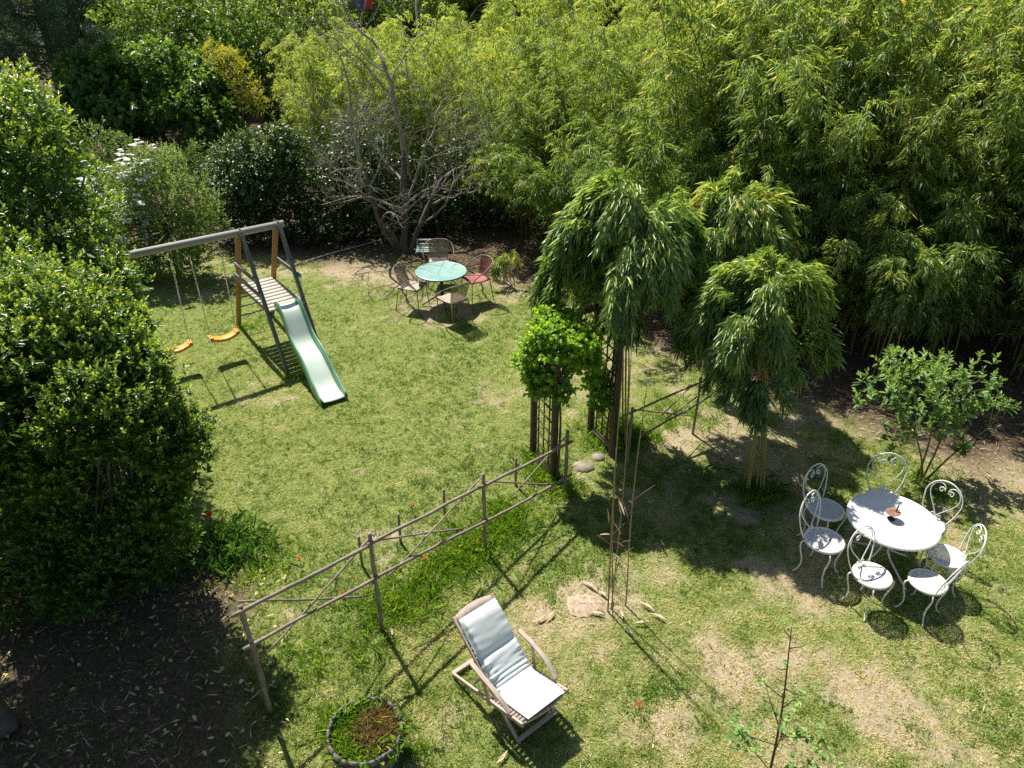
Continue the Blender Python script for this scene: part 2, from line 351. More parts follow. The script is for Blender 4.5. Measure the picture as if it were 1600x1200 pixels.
def dome_bamboo(loc, base, Rr, H, drop, seed, mat='weeping_leaf', n_spray=330, leafL=.17, leafW=.024, stems=7, culm_mat='culm_yellow', label='', yoff=0):
    """a weeping clump: culms arch over and sprays hang down around them"""
    g = np.random.default_rng(seed); base = np.asarray(base, float); loc = np.asarray(loc, float)
    root = empty('weeping_bamboo', base, label=label, cat='bamboo'); packs = []
    ax0 = np.array([loc[0], loc[1], 0])
    for i in range(stems):
        a = g.uniform(0, 6.28); b0 = base + np.array([*g.normal(0, .10, 2), 0]); top = ax0 + np.array([math.cos(a) * Rr * .35, math.sin(a) * Rr * .35, H * g.uniform(.82, .97)])
        mid = b0 * .45 + ax0 * .55; mid[2] = H * .5
        P = smoothpts([b0, mid, top], 14); mb = MB(); mb.tube(P, np.linspace(.014, .005, len(P)), 5, cap=False); mb.build('culm', M[culm_mat], root, smooth=True)
    # lobes give the outline its tufts
    nl = 34; la = g.uniform(0, 6.28, nl); lr = Rr * np.sqrt(g.uniform(.03, 1.45, nl)) * .88; lz = H - (lr / Rr) ** 2 * (H * .17) - g.uniform(0, 1., nl) ** 1.4 * .95; ldz = g.uniform(.25, 1.1, nl)
    for k in range(n_spray):
        i = g.integers(nl) if g.random() < .93 else None
        z0 = H * g.uniform(.58, .98)
        if i is not None:
            end = np.array([math.cos(la[i]) * lr[i], math.sin(la[i]) * lr[i], lz[i]]) + rdir(1, g)[0] * .15 * Rr; start = np.array([0, 0, lz[i] - g.uniform(.1, .5)])
        else:
            a = g.uniform(0, 6.28); rr = Rr * g.uniform(.45, 1.0); end = np.array([math.cos(a) * rr, math.sin(a) * rr, z0 - .25 * rr]); start = np.array([0, 0, z0])
        dz = (ldz[i] if i is not None else .6) * g.uniform(.6, 1.15) * drop * (.35 + .65 * np.hypot(end[0], end[1]) / Rr)
        s = np.linspace(0, 1, 9); mid = end + np.array([0, 0, .12])
        out = unit(np.array([end[0], end[1], 0]) + 1e-6)
        P1 = start + np.outer(s, mid - start); P2 = end + np.outer(s[1:], out * .18 * Rr) + np.outer(s[1:] ** 1.6, [0, 0, -dz]); P = np.vstack([P1[4:], P2]) + ax0
        P = P[P[:, 2] > .25]
        if len(P) < 3: continue
        tg = unit(np.gradient(P, axis=0)); m = len(P); tl_ = g.normal(0, .1)
        for j in range(8):
            D = unit(tg * .65 + rdir(m, g) * .75 + np.array([0, 0, -.32]) + out * .35); U = unit(np.array([0, 0, .6]) + out * .6 + rdir(m, g) * .5)
            ti = np.clip(g.normal(.42, .18, m) + tl_ + .75 * (P[:, 2] / H - .62), 0, .96); ti[g.random(m) < .015] = 1  # tint climbs with height, painting the crown's sunlit top
            packs.append((P + rdir(m, g) * .045, D, U, leafL * g.uniform(.6, 1.15, m), leafW * g.uniform(.8, 1.2, m), ti, False, .18))
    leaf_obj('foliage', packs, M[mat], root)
    return root

def bush(name, base, lobes, n, leafL, leafW, mat, seed, sprig=.16, per=9, young=.35, inner=.45, quad=True, up=.35, trunks=(), trunk_r=.05, wood='twig', flowers=None, droop=.15, **tags):
    """broad-leaved crown: sprigs spread over overlapping lobes, loose leaves inside, limbs below"""
    g = np.random.default_rng(seed); base = np.asarray(base, float); root = empty(name, base, **tags)
    C = np.array([l[:3] for l in lobes], float); Rd = np.array([(l[3], l[3], l[4] if len(l) > 4 else l[3]) for l in lobes], float)
    # secondary tufts on each lobe break the outline up
    C2 = []; R2 = []
    for c, r in zip(C, Rd):
        C2.append(c); R2.append(r * .82)
        for d in rdir(11, g):
            d[2] = d[2] * .9 + .1; C2.append(c + d * r * g.uniform(.62, .92)); R2.append(r * g.uniform(.18, .46))
    C2 = np.array(C2); R2 = np.array(R2); wt = (R2[:, 0] ** 2) * np.where(np.arange(len(C2)) % 12 == 0, .5, 1.5); wt /= wt.sum()
    k = g.choice(len(C2), n, p=wt); d = rdir(n, g); P = C2[k] + d * R2[k] * g.uniform(.72, 1.06, (n, 1)) + d * (g.random((n, 1)) < .11) * g.uniform(.04, .28, (n, 1)) * np.minimum(1, R2[k] * 3)
    # drop sprigs buried inside another lobe
    q = np.min(np.linalg.norm((P[:, None] - C[None]) / Rd[None], axis=2), 1); keep = (q > .62) & (P[:, 2] > .08); P = P[keep]; d = d[keep]; k = k[keep]
    m = len(P); sd_ = unit(d * .8 + np.array([0, 0, up * 2]) + rdir(m, g) * .35)
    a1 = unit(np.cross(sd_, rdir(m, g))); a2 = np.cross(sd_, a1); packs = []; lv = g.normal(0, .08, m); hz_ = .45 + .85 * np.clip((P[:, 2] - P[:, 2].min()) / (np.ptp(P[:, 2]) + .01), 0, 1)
    for j in range(per):
        s = (j + .5) / per; ang = j * 2.4 + g.uniform(0, 6.28, m); al = R(80) * (1 - s) + R(22) * s
        D = unit(sd_ * np.cos(al) + (a1 * np.cos(ang)[:, None] + a2 * np.sin(ang)[:, None]) * np.sin(al)); B = P + sd_ * (s * sprig)
        ti = np.clip(.25 + lv + young * (s ** 2 * 1.2 + .0) * hz_ + .16 * (hz_ - 1) + g.normal(0, .1, m), 0, 1)  # hz_ darkens the low leaves: the bush's own shade painted into the tint
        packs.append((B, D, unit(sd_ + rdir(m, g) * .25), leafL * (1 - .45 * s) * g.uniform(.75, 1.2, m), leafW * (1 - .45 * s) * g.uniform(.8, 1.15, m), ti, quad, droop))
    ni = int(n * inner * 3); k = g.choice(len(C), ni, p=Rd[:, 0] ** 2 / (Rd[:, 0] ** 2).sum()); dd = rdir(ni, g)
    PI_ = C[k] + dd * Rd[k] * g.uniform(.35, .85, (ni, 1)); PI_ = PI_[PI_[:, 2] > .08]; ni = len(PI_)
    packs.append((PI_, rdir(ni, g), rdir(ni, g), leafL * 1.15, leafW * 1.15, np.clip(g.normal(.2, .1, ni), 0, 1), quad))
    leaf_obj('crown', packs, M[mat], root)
    for f in trunks:
        mb = MB(); mb.tube(smoothpts(f, 16), np.linspace(trunk_r, trunk_r * .45, len(smoothpts(f, 16))), 7); mb.build('trunk', M[wood], root, smooth=True)
    if trunks:
        # limbs reach from the trunk tops into every lobe
        mb = MB(); tops = [np.array(f[-1], float) for f in trunks]
        for c, r in zip(C, Rd):
            t0 = min(tops, key=lambda q_: np.linalg.norm(q_ - c))
            for _ in range(3):
                e = c + rdir(1, g)[0] * r * .75; mid = (t0 + e) / 2 + rdir(1, g)[0] * .12; mb.tube(smoothpts([t0, mid, e], 8), np.linspace(trunk_r * .4, .006, len(smoothpts([t0, mid, e], 8))), 4, cap=False)
        mb.build('limbs', M[wood], root, smooth=True)
    if flowers:
        nf, fm, fs, sel = flowers; idx = [i for i in g.permutation(m) if sel(P[i])][:nf]; fp = []
        for i in idx:
            c = P[i] + sd_[i] * sprig
            for _ in range(5):
                ctr = c + rdir(1, g)[0] * fs * 1.1
                A = np.arange(5) * 1.257; Dd = np.stack([np.cos(A), np.sin(A), np.full(5, .35)], 1); fp.append((np.repeat(ctr[None], 5, 0), Dd, np.tile([0, 0, 1.], (5, 1)), fs, fs * .8, g.random(5), True, .05))
        leaf_obj('blossom', fp, M[fm], root)
    return root

# ================================================================== SETTING: ground
n1, n2, n3, n4 = Noise(11), Noise(12), Noise(13), Noise(14)
_lx = [-40, -10, -3, -.5, 1.5, 3.2, 5, 6.5, 9, 13, 40]; _ly = [19, 17.8, 16.6, 15.6, 14.3, 11.6, 9.9, 9.0, 8.4, 7.2, 7]
def sstep(a, b, v): t = np.clip((v - a) / (b - a), 0, 1); return t * t * (3 - 2 * t)
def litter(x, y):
    f = np.interp(x, _lx, _ly); return np.maximum(sstep(-.9, .7, y - f + 1.6 * (n2.fbm(x, y, .9, 3) - .5)), .93 * sstep(.35, -.35, x + 2.55 + .24 * (y - 4.6) + 1.1 * (n2.fbm(x + 9, y, 1.1, 3) - .5)) * sstep(7.6, 6.6, y))  # second term: lower-left litter soil, its dark tone also painting the tree shade
BLOBS = [(600, 430, 1.3, .9), (560, 415, .9, .7), (690, 485, 1.1, .9), (745, 480, 1., .6), (800, 440, 1.2, .7), (730, 672, .55, .8), (770, 632, .4, .7), (745, 702, .4, .7), (442, 665, .28, .9),
         (548, 622, .3, 1.), (300, 600, .3, .8), (905, 660, .45, .7), (918, 735, .5, .95), (1000, 775, .7, .5), (1225, 745, .55, .8), (1185, 890, .75, .9), (1240, 835, .6, .8), (1150, 690, .7, .7),
         (850, 985, .45, .9), (905, 940, .42, 1.), (960, 960, .4, .8), (1090, 1010, .4, .6), (1310, 1080, .32, .9), (1230, 930, .5, .7), (1120, 1060, .4, .6), (1500, 690, 1.1, .9), (1400, 640, 1.2, .8), (1290, 650, 1., .7), (1570, 760, .9, .8),
         (620, 1010, .22, .7), (760, 1060, .35, .6), (700, 1120, .3, .6), (1470, 1020, .3, .6), (1000, 900, .5, .5), (840, 800, .4, .5), (500, 1030, .3, .5), (450, 960, .15, .8), (1060, 1130, .4, .6), (1420, 1100, .5, .5), (1560, 1030, .4, .6), (1160, 780, .5, .7), (1060, 690, .5, .5)]
BL = [(*G(a, b)[:2], r * .85, k * .62) for a, b, r, k in BLOBS]
FP0, FP3 = G(423, 1112), G(885, 768)
def fence_d(x, y):
    d = (FP3 - FP0)[:2]; L = np.hypot(*d); u = d / L; px = (x - FP0[0]) * u[0] + (y - FP0[1]) * u[1]; pd = -(x - FP0[0]) * u[1] + (y - FP0[1]) * u[0]
    return px, pd, L
def bare(x, y):
    b = .04 + 1.5 * (n1.fbm(x, y, .75, 4) - .5) + 1.5 * (n3.fbm(x, y, 3.2, 4) - .5)
    b = b + .13 * sstep(7.2, 5.2, y) * sstep(-2, .5, x) + .2 * sstep(1.5, 4, x) * sstep(6, 7.5, y) - .16 * sstep(1, -.5, x) * sstep(7, 8, y)
    for bx, by, r, k in BL: b = b + k * np.exp(-((x - bx) ** 2 + ((y - by)) ** 2) / (r * r) * 1.3) * (.45 + 1.1 * n3.fbm(x + 5, y, 2.4, 3))
    px, pd, L = fence_d(x, y); b = b - .5 * np.exp(-(pd - .15) ** 2 / .3) * sstep(-.3, .3, px) * sstep(L + .3, L - .3, px)
    b = b + .25 * sstep(13.5, 15.5, y)
    return np.clip(b, 0, 1)
gx = np.concatenate([[-600, -150, -60, -35, -22], np.arange(-14, 15.001, .05), [22, 35, 60, 150, 600]]); gy = np.concatenate([[-600, -100, -20, -4, 1], np.arange(2.5, 22.001, .05), [26, 32, 45, 70, 150, 600]])
XX, YY = np.meshgrid(gx, gy, indexing='ij'); nx_, ny_ = XX.shape
ZZ = np.zeros_like(XX); inn = (np.abs(XX) < 14) & (YY > 2.5) & (YY < 22); ZZ[inn] = -.012 + .020 * (n4.fbm(XX, YY, 4., 3)[inn] - .5)
bb = bare(XX, YY); ll = litter(XX, YY)
ii, jj = np.meshgrid(np.arange(nx_ - 1), np.arange(ny_ - 1), indexing='ij'); b0 = (ii * ny_ + jj).ravel()
GF = np.stack([b0, b0 + ny_, b0 + ny_ + 1, b0 + 1], 1)
m, t, p = mat_new('lawn_soil')
fine = noise(t, 26, 6, .75); mid = noise(t, 5, 5, .65); sp = noise(t, 120, 3, .7)
green = ramp(t, fine, [(.28, (.06, .09, .02)), (.5, (.19, .24, .06)), (.72, (.42, .42, .18))])
soil = ramp(t, fine, [(.25, (.21, .165, .10)), (.5, (.41, .34, .225)), (.75, (.58, .50, .35))])
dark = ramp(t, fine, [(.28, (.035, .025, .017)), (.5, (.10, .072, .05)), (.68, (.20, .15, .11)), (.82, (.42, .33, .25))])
def addm(a, b, k=1., op='MULTIPLY_ADD'):
    n = t.nodes.new("ShaderNodeMath"); n.operation = op; t.links.new(a, n.inputs[0]); n.inputs[1].default_value = k
    if isinstance(b, float): n.inputs[2].default_value = b
    else: t.links.new(b, n.inputs[2])
    return n.outputs[0]
bm_ = ramp(t, addm(mid, addm(sp, addm(attr(t, 'bare'), -.78, 1.25), .55), .75), [(.12, (0, 0, 0)), (.80, (1, 1, 1))])
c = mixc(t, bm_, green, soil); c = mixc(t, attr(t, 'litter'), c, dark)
t.links.new(c, p.inputs['Base Color']); p.inputs['Roughness'].default_value = .95; p.inputs['Specular IOR Level'].default_value = .15
bump(t, p, fine, .9, .03)
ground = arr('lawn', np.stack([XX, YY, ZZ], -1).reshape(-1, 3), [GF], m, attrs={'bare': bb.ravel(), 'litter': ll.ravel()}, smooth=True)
tag(ground, kind='structure')

# ---- grass
g = np.random.default_rng(3); NT = 95000
yy = (3.4 ** .35 + g.random(NT) * (17. ** .35 - 3.4 ** .35)) ** (1 / .35); xx = (g.random(NT) * 2 - 1) * (yy + 3.5) * .86
ba, li = bare(xx, yy), litter(xx, yy); kp = (g.random(NT) > ba * .74 - .02) & (g.random(NT) > li * .965); xx, yy, ba, li = xx[kp], yy[kp], ba[kp], li[kp]
NT = len(xx); pb = 7; big = .75 + .7 * n3.fbm(xx, yy, 1.7, 3); ti0 = np.clip(.30 + 1.5 * (n1.fbm(xx + 40, yy, 1.1, 4) - .5) + 1.6 * (n4.fbm(xx, yy, 6., 2) - .5) + .40 * ba + .28 * sstep(8, 5.5, yy) * sstep(-3, 0, xx) + .1 * sstep(1, 4, xx) + g.normal(0, .15, NT), 0, 1)
def tufts(xx, yy, zz, pb, L, W, ti0, g, spread=.022, lean=.9):
    n = len(xx); P = np.repeat(np.stack([xx, yy, zz], 1), pb, 0) + np.concatenate([g.normal(0, spread, (n * pb, 2)), np.zeros((n * pb, 1))], 1)
    D = np.stack([g.normal(0, lean, n * pb), g.normal(0, lean, n * pb), np.ones(n * pb)], 1); L = np.repeat(L, pb) * g.uniform(.5, 1.2, n * pb)
    return (P, D, rdir(n * pb, g), L, W, np.clip(np.repeat(ti0, pb) + g.normal(0, .1, n * pb), 0, 1), False, .25)
go = leaf_obj('grass', [tufts(xx, yy, np.full(NT, -.012), pb, .046 * big, .0085, ti0, g)], M['grass'])
tag(go, 'short patchy lawn grass, green with dry straw coloured blades', 'grass', kind='stuff')
# broad-leaved weeds in darker green patches
N = 60000; y2 = (3.4 ** .4 + g.random(N) * (14. ** .4 - 3.4 ** .4)) ** 2.5; x2 = (g.random(N) * 2 - 1) * (y2 + 3.) * .8
px, pd, L_ = fence_d(x2, y2); near = np.exp(-(pd + .1) ** 2 / .5) * (px > -.5) * (px < L_ + .5)
k = (n2.fbm(x2, y2, 1.3, 4) + .07 * near > .58 + .25 * g.random(N)) & (bare(x2, y2) < .55) & (litter(x2, y2) < .4); x2, y2 = x2[k], y2[k]
wo = leaf_obj('lawn_weeds', [tufts(x2, y2, np.zeros(len(x2)), 5, np.full(len(x2), .034), .017, np.clip(g.normal(.35, .15, len(x2)), 0, 1), g, .02, 1.4)], M['tall_grass'])
tag(wo, 'low broad leaved clover and weeds growing in patches through the lawn', 'weeds', kind='stuff')
# tall grass along the cane fence, arbor feet, beds
tg = []
for a, b, n, sp, h in ((FP0 + [.25, .35, 0], FP3 + [-.1, .3, 0], 900, .2, .2), (FP0 + [-.1, .1, 0], FP3, 450, .16, .12), (G(830, 715), G(880, 770), 180, .16, .2), (G(925, 680), G(1000, 680), 260, .2, .2), (G(1040, 650), G(1090, 650), 120, .3, .14),
                       (G(1175, 775), G(1210, 770), 120, .14, .24), (G(1400, 760), G(1500, 760), 160, .3, .12), (G(505, 1150), G(515, 1110), 40, .08, .12), (G(640, 1180), G(660, 1150), 30, .08, .12), (G(330, 850), G(420, 900), 160, .25, .14), (G(445, 600), G(500, 560), 60, .12, .12), (G(375, 515), G(420, 500), 40, .1, .12)):
    s = g.random(n)[:, None]; q = a + (b - a) * s; q = q[n3.fbm(q[:, 0], q[:, 1], 2.6, 3) > .44] if n > 400 else q; n = len(q); tg.append((q[:, 0] + g.normal(0, sp, n), q[:, 1] + g.normal(0, sp, n), np.full(n, h) * g.uniform(.6, 1.25, n)))
x3, y3, h3 = [np.concatenate(v) for v in zip(*tg)]
to = leaf_obj('tall_grass', [tufts(x3, y3, np.zeros(len(x3)), 9, h3, .010, np.clip(g.normal(.42, .17, len(x3)), 0, 1), g, .03, .45)], M['tall_grass'])
tag(to, 'lush unmown grass growing tall along the foot of the cane fence', 'grass', kind='stuff')
# dry bamboo litter
N = 26000; y4 = g.uniform(3.4, 19, N); x4 = g.uniform(-12, 13, N); k = (g.random(N) < litter(x4, y4) * .9 + .09 * bare(x4, y4) * (x4 > -1)); x4, y4 = x4[k], y4[k]; n = len(x4)
lo = leaf_obj('leaf_litter', [(np.stack([x4, y4, g.uniform(.004, .02, n)], 1), np.concatenate([g.normal(size=(n, 2)), g.normal(0, .12, (n, 1))], 1), np.tile([0, 0, 1.], (n, 1)) + rdir(n, g) * .3, g.uniform(.05, .15, n), g.uniform(.008, .02, n), np.clip(g.normal(.5, .25, n), 0, 1), False, 0.)], M['dry'])
tag(lo, 'dry fallen bamboo leaves littering the bare soil under the grove', 'leaf litter', kind='stuff')
qs = [G(a, b) for a, b in zip(g.uniform(0, 450, 230), g.uniform(860, 1200, 230))] + [G(a, b) for a, b in zip(g.uniform(60, 190, 90), g.uniform(680, 860, 90))]
qs = np.array(qs); n = len(qs); qs[:, 2] = g.uniform(.02, .05, n)
fo = leaf_obj('fallen_leaves', [(qs, np.concatenate([g.normal(size=(n, 2)), g.normal(0, .25, (n, 1))], 1), np.tile([0, 0, 1.], (n, 1)) + rdir(n, g) * .4, g.uniform(.03, .085, n), g.uniform(.014, .038, n), np.clip(g.normal(.5, .28, n), 0, 1), True, .05)], M['fallen'])
tag(fo, 'yellow and pale green fallen leaves on the shaded ground, lower left', 'fallen leaves', kind='stuff')

# ================================================================== OBJECTS
def used_place(store, key, loc, rz, sc_, **tags):
    p, u = store[key]
    o = p if not u else copy_tree(p); store[key][1] = True
    o.location = tuple(float(v) for v in loc); o.rotation_euler = (0, 0, rz); o.scale = (sc_,) * 3; tag(o, **tags); return o

# ---- swing set ---------------------------------------------------------
A1, A2, BE = G(373, 362, 2.2), G(434, 351, 2.2), G(180, 403, 2.2)
u = unit(A2 - BE); nrm = np.array([u[1], -u[0], 0]); A1 = BE + u * np.dot(A1 - BE, u); A2 = BE + u * np.dot(A2 - BE, u)
BL0 = BE - u * 1.05; BR = A2 + u * .10
sw = empty('swing_set', ((A1 + A2) / 2 * [1, 1, 0]), label='wooden swing set with grey top beam, slatted tower platform and ladder', cat='swing set')
MB().tube([BL0, (BL0 + BR) / 2, BR], .062, 14).build('top_beam', M['wood_grey'], sw, smooth=False)
feet = []
for A in (A1, A2):
    ff = A * [1, 1, 0] + nrm * 1.22; fb = A * [1, 1, 0] - nrm * 1.22; feet.append((ff, fb)); tp = A + [0, 0, .02]
    MB().bar(ff - [0, 0, .05], tp + nrm * .05, .09, .055, up=tuple(u)).build('front_leg', M['leg_grey'], sw, bevel=.006)
    MB().bar(fb - [0, 0, .05], tp - nrm * .10 - [0, 0, .06], .09, .07, up=tuple(u)).build('back_leg', M['leg_brown'], sw, bevel=.006)
    b = MB(); b.tube(A + np.stack([nrm * math.cos(a) * .072 + np.array([0, 0, 1]) * math.sin(a) * .072 for a in np.linspace(0, 6.28, 13)[:-1]]), .012, 5, closed=True)
    b.bar(A + nrm * .05 + [0, 0, .02], A + nrm * .16 - [0, 0, .2], .02, .075, up=tuple(u)); b.build('bracket', M['green_metal'], sw)
A0 = BL0 + u * .12
MB().bar(A0 * [1, 1, 0] + nrm * 1.1, A0 + nrm * .05, .09, .055, up=tuple(u)).build('front_leg', M['leg_grey'], sw); MB().bar(A0 * [1, 1, 0] - nrm * 1.1, A0 - nrm * .05, .09, .055, up=tuple(u)).build('back_leg', M['leg_brown'], sw)
def leg_at(A, sgn, z): return A * [1, 1, 0] + nrm * sgn * 1.22 * (1 - z / 2.22) + [0, 0, z]
ZP = .98
PF, PB = leg_at(A1, 1, ZP) + nrm * .10, leg_at(A1, -1, ZP) - nrm * .02
W12 = A2 - A1
b = MB(); ns = 10
pl_u = W12 * 1.0
for k in range(ns):
    c0 = PB + (PF - PB) * ((k + .5) / ns) + u * .02; b.bar(c0 + [0, 0, .02], c0 + W12 * .96 + [0, 0, .02], np.linalg.norm(PF - PB) / ns * .80, .02)
b.build('platform', M['plank'], sw)
b = MB()
for A in (A1 + u * .055, A2 - u * .055): b.bar(leg_at(A, 1, ZP - .04) + nrm * .08, leg_at(A, -1, ZP - .04) - nrm * .05, .028, .08)
b.build('platform_joist', M['leg_grey'], sw, bevel=.003)
for A, sg in ((A1, 1), (A2, -1)):
    for z in (1.50, 1.26) if sg == 1 else (1.42,):
        a, c_ = leg_at(A - u * .05 * sg, 1, z) + nrm * .12, leg_at(A - u * .05 * sg, -1, z) - nrm * .08
        r_ = MB().bar(a, c_, .026, .075).build('guard_rail', M['leg_grey'], sw, bevel=.003)
        MB().bar(a + nrm * .012, a - nrm * .03, .034, .083).build('end_cap', M['green_plastic'], r_)
for z in (.22, .46, .70):
    MB().tube([leg_at(A1, -1, z), leg_at(A2, -1, z)], .013, 6).build('ladder_rung', M['green_metal'], sw, smooth=True)
MB().bar(leg_at(A2, -1, .62) , leg_at(A2, 1, .95) , .03, .06).build('brace', M['wood_grey'], sw)
# slide
SE = G(522, 628); s0 = (PF + W12 * .5) * [1, 1, 0] ; sd_ = unit(SE - s0); sl = np.linalg.norm(SE - s0); ac = np.array([-sd_[1], sd_[0], 0])
slide = empty('slide', s0, label='green edged plastic slide with pale wavy chute leaning on the swing set platform', cat='slide')
prof = smoothpts([(-.10, 1.03), (.09, 1.025), (.20, .95), (.36, .76), (.50, .60), (.68, .50), (.88, .43), (1.08, .30), (1.28, .15), (1.46, .07), (1.66, .05)], 40)
prof[:, 0] *= sl / 1.62
def sp_(x, z, o_): return s0 + sd_ * x + ac * o_ + np.array([0, 0, z])
hw = .17
wid = lambda x: hw * (1 + .12 * np.clip((x - .2) / 1.2, 0, 1))
bed = [[sp_(x, z + .02 * (abs(o_) ** 3), o_ * wid(x)) for o_ in np.linspace(-.93, .93, 7)] for x, z in prof]
MB().grid(bed).build('chute', M['slide_bed'], slide, smooth=True, thick=.01)
for sg in (-1, 1):
    rows = []
    for i, (x, z) in enumerate(prof):
        h = .155 * min(1, .35 + i / 6) * min(1, .2 + (len(prof) - i) / 8); ww = wid(x)
        rows.append([sp_(x, z - .02, sg * ww * .93), sp_(x, z + h * .5, sg * ww * 1.0), sp_(x, z + h, sg * ww * 1.04), sp_(x, z + h + .008, sg * ww * 1.12), sp_(x, z + h - .012, sg * ww * 1.18), sp_(x, z - .05, sg * ww * 1.16)])
    MB().grid(rows).build('side_wall', M['green_plastic'], slide, smooth=True, thick=.006)
    MB().tube([sp_(x, z + .155 * min(1, .35 + i / 6) * min(1, .2 + (len(prof) - i) / 8) + .004, sg * wid(x) * 1.09) for i, (x, z) in enumerate(prof)], .013, 6).build('side_lip', M['green_pale'], slide, smooth=True)

def swing(tl, tr, seat_l, seat_r, lab):
    """tl/tr rope tops on the beam, seat ends"""
    o = empty('swing', (seat_l + seat_r) / 2 * [1, 1, 0], label=lab, cat='swing', group='swings hanging from the beam')
    d = unit(seat_r - seat_l); q = np.array([d[1], -d[0], 0]); rows = []
    for s in np.linspace(0, 1, 13):
        c0 = seat_l + (seat_r - seat_l) * s + np.array([0, 0, -.07 * math.sin(math.pi * s)]); rows.append([c0 + q * w_ + [0, 0, dz] for w_, dz in ((-.085, -.035), (-.085, 0), (-.06, .006), (0, 0), (.06, .006), (.085, 0), (.085, -.035))])
    se = MB().grid(rows).build('seat', M['orange'], o, smooth=True, thick=.012)
    for e, s in ((seat_l, 1), (seat_r, -1)): MB().box(e + d * .03 * s + [0, 0, .004], (.03, .085, .012), np.array([d, q, np.array([0, 0, 1.])])).build('seat_end', M['orange'], o, bevel=.004)
    for top, end in ((tl, seat_l + d * .03), (tr, seat_r - d * .03)):
        j = top + (end - top) * .42
        MB().tube([top - [0, 0, .04], top - [0, 0, .16]], .014, 6).build('hook', M['green_metal'], o)
        b = MB(); t_ = np.linspace(0, 1, 30)[:, None]; base = (top - [0, 0, .14]) + (j - top + [0, 0, .14]) * t_
        for ph in (0, 3.14): b.tube(base + np.concatenate([np.cos(t_ * 14 + ph) * .012, np.sin(t_ * 14 + ph) * .012, t_ * 0], 1), .0065, 5)
        b.tube([j, end], .0075, 5); b.build('rope', M['rope'], o)
    return o
def onbeam(px, py):  # point of the beam under image column px
    best = min(np.linspace(0, 1, 400), key=lambda t_: abs((lambda q: 800 + FPX * q[0] / (q[1] * _c - (q[2] - CAMH) * _s) - px)(BL0 + (BR - BL0) * t_))); return BL0 + (BR - BL0) * best - [0, 0, .06]
t1, t2, t3, t4 = onbeam(206, 0), onbeam(262, 0), onbeam(292, 0), onbeam(341, 0)
swing(t1, t2, t1 * [1, 1, 0] + [0, 0, .50] + nrm * .02, t2 * [1, 1, 0] + [0, 0, .50] + nrm * .02, 'orange swing seat half hidden behind the leafy tree on the left')
swing(t3, t4, t3 * [1, 1, 0] + [0, 0, .48] + nrm * .03, t4 * [1, 1, 0] + [0, 0, .48] + nrm * .03, 'orange swing seat hanging next to the tower legs of the swing set')

# ---- cane fences -------------------------------------------------------
fn = np.array([(FP3 - FP0)[1], -(FP3 - FP0)[0], 0]); fn /= np.linalg.norm(fn)
def plane(px, py, P0=FP0, N_=fn, off=0.):
    d = _ray(px, py); o_ = np.array([0, 0, CAMH]); t_ = ((P0 + N_ * off - o_) @ N_) / (d @ N_); return o_ + d * t_
def cane(a, b, r, n=7, wob=.012, seed=0):
    gg = np.random.default_rng(seed + int(1000 * abs(a[0]))); m_ = max(6, int(np.linalg.norm(b - a) / .12)); t_ = np.linspace(0, 1, m_)
    P = a + np.outer(t_, b - a) + np.cumsum(gg.normal(0, wob * .25, (m_, 3)), 0) * np.sin(t_ * math.pi)[:, None]
    rr = r * (1 + .10 * np.sin(np.arange(m_) * 2.1) + gg.normal(0, .05, m_)); return MB().tube(P, rr, n)
fl = empty('cane_fence', (FP0 + FP3) / 2 * [1, 1, 0], label='long rustic fence of bamboo canes with crossed diagonals in front of the lawn', cat='fence')
for i, (top, foot) in enumerate((((375, 946), FP0), ((577, 833), None), ((755, 740), None), ((887, 673), None))):
    tp = plane(*top); ft = foot if foot is not None else tp * [1, 1, 0]; ft = ft - [0, 0, .05]; cane(ft, tp, .023).build('post', M['fence_cane'], fl)
for a, b in (((362, 963), (580, 851)), ((574, 852), (757, 758)), ((750, 762), (893, 690))): cane(plane(*a, off=.03), plane(*b, off=.03), .0195).build('top_rail', M['fence_cane'], fl)
for a, b in (((380, 1015), (592, 901)), ((586, 903), (893, 741))): cane(plane(*a, off=.03), plane(*b, off=.03), .0175).build('lower_rail', M['fence_cane'], fl)
for a, b, o_ in (((372, 940), (570, 932), -.03), ((420, 1018), (578, 840), 0), ((575, 846), (722, 826), -.03), ((608, 900), (752, 746), 0), ((757, 752), (862, 757), -.03), ((800, 775), (886, 680), 0)):
    cane(plane(*a, off=o_), plane(*b, off=o_), .011, 6).build('diagonal', M['fence_cane'], fl)
for i, (q, lab) in enumerate((((560, 838), 'short green grey stake behind the second fence post from the left'), ((622, 803), 'short stake behind the fence, second from the left end'), ((693, 765), 'short stake behind the fence near the red poppy'), ((806, 716), 'short stake beside the left foot of the vine arbor'))):
    T_ = G(*q, .46); tag(MB().tube([T_ * [1, 1, 0] - [0, 0, .05], T_ * [1, 1, .5], T_], .018, 7).build('stake', M['fence_cane']), lab, 'stake', 'short stakes behind the cane fence')
R0, R1 = G(985, 648, .88), G(1097, 598, .88); fn2 = np.array([(R1 - R0)[1], -(R1 - R0)[0], 0]); fn2 /= np.linalg.norm(fn2)
def pl2(px, py, off=0.): return plane(px, py, R0, fn2, off)
fr = empty('cane_fence', (R0 + R1) / 2 * [1, 1, 0], label='short cane fence running from the arbor back towards the bamboo', cat='fence')
for a in (R0 + (R1 - R0) * .02, R0 + (R1 - R0) * .97): cane(a * [1, 1, 0] - [0, 0, .05], a + [0, 0, .1], .02).build('post', M['fence_cane'], fr)
cane(pl2(975, 650, .03), pl2(1104, 594, .03), .016).build('top_rail', M['fence_cane'], fr); cane(pl2(1000, 682, .03), pl2(1112, 618, .03), .015).build('lower_rail', M['fence_cane'], fr)
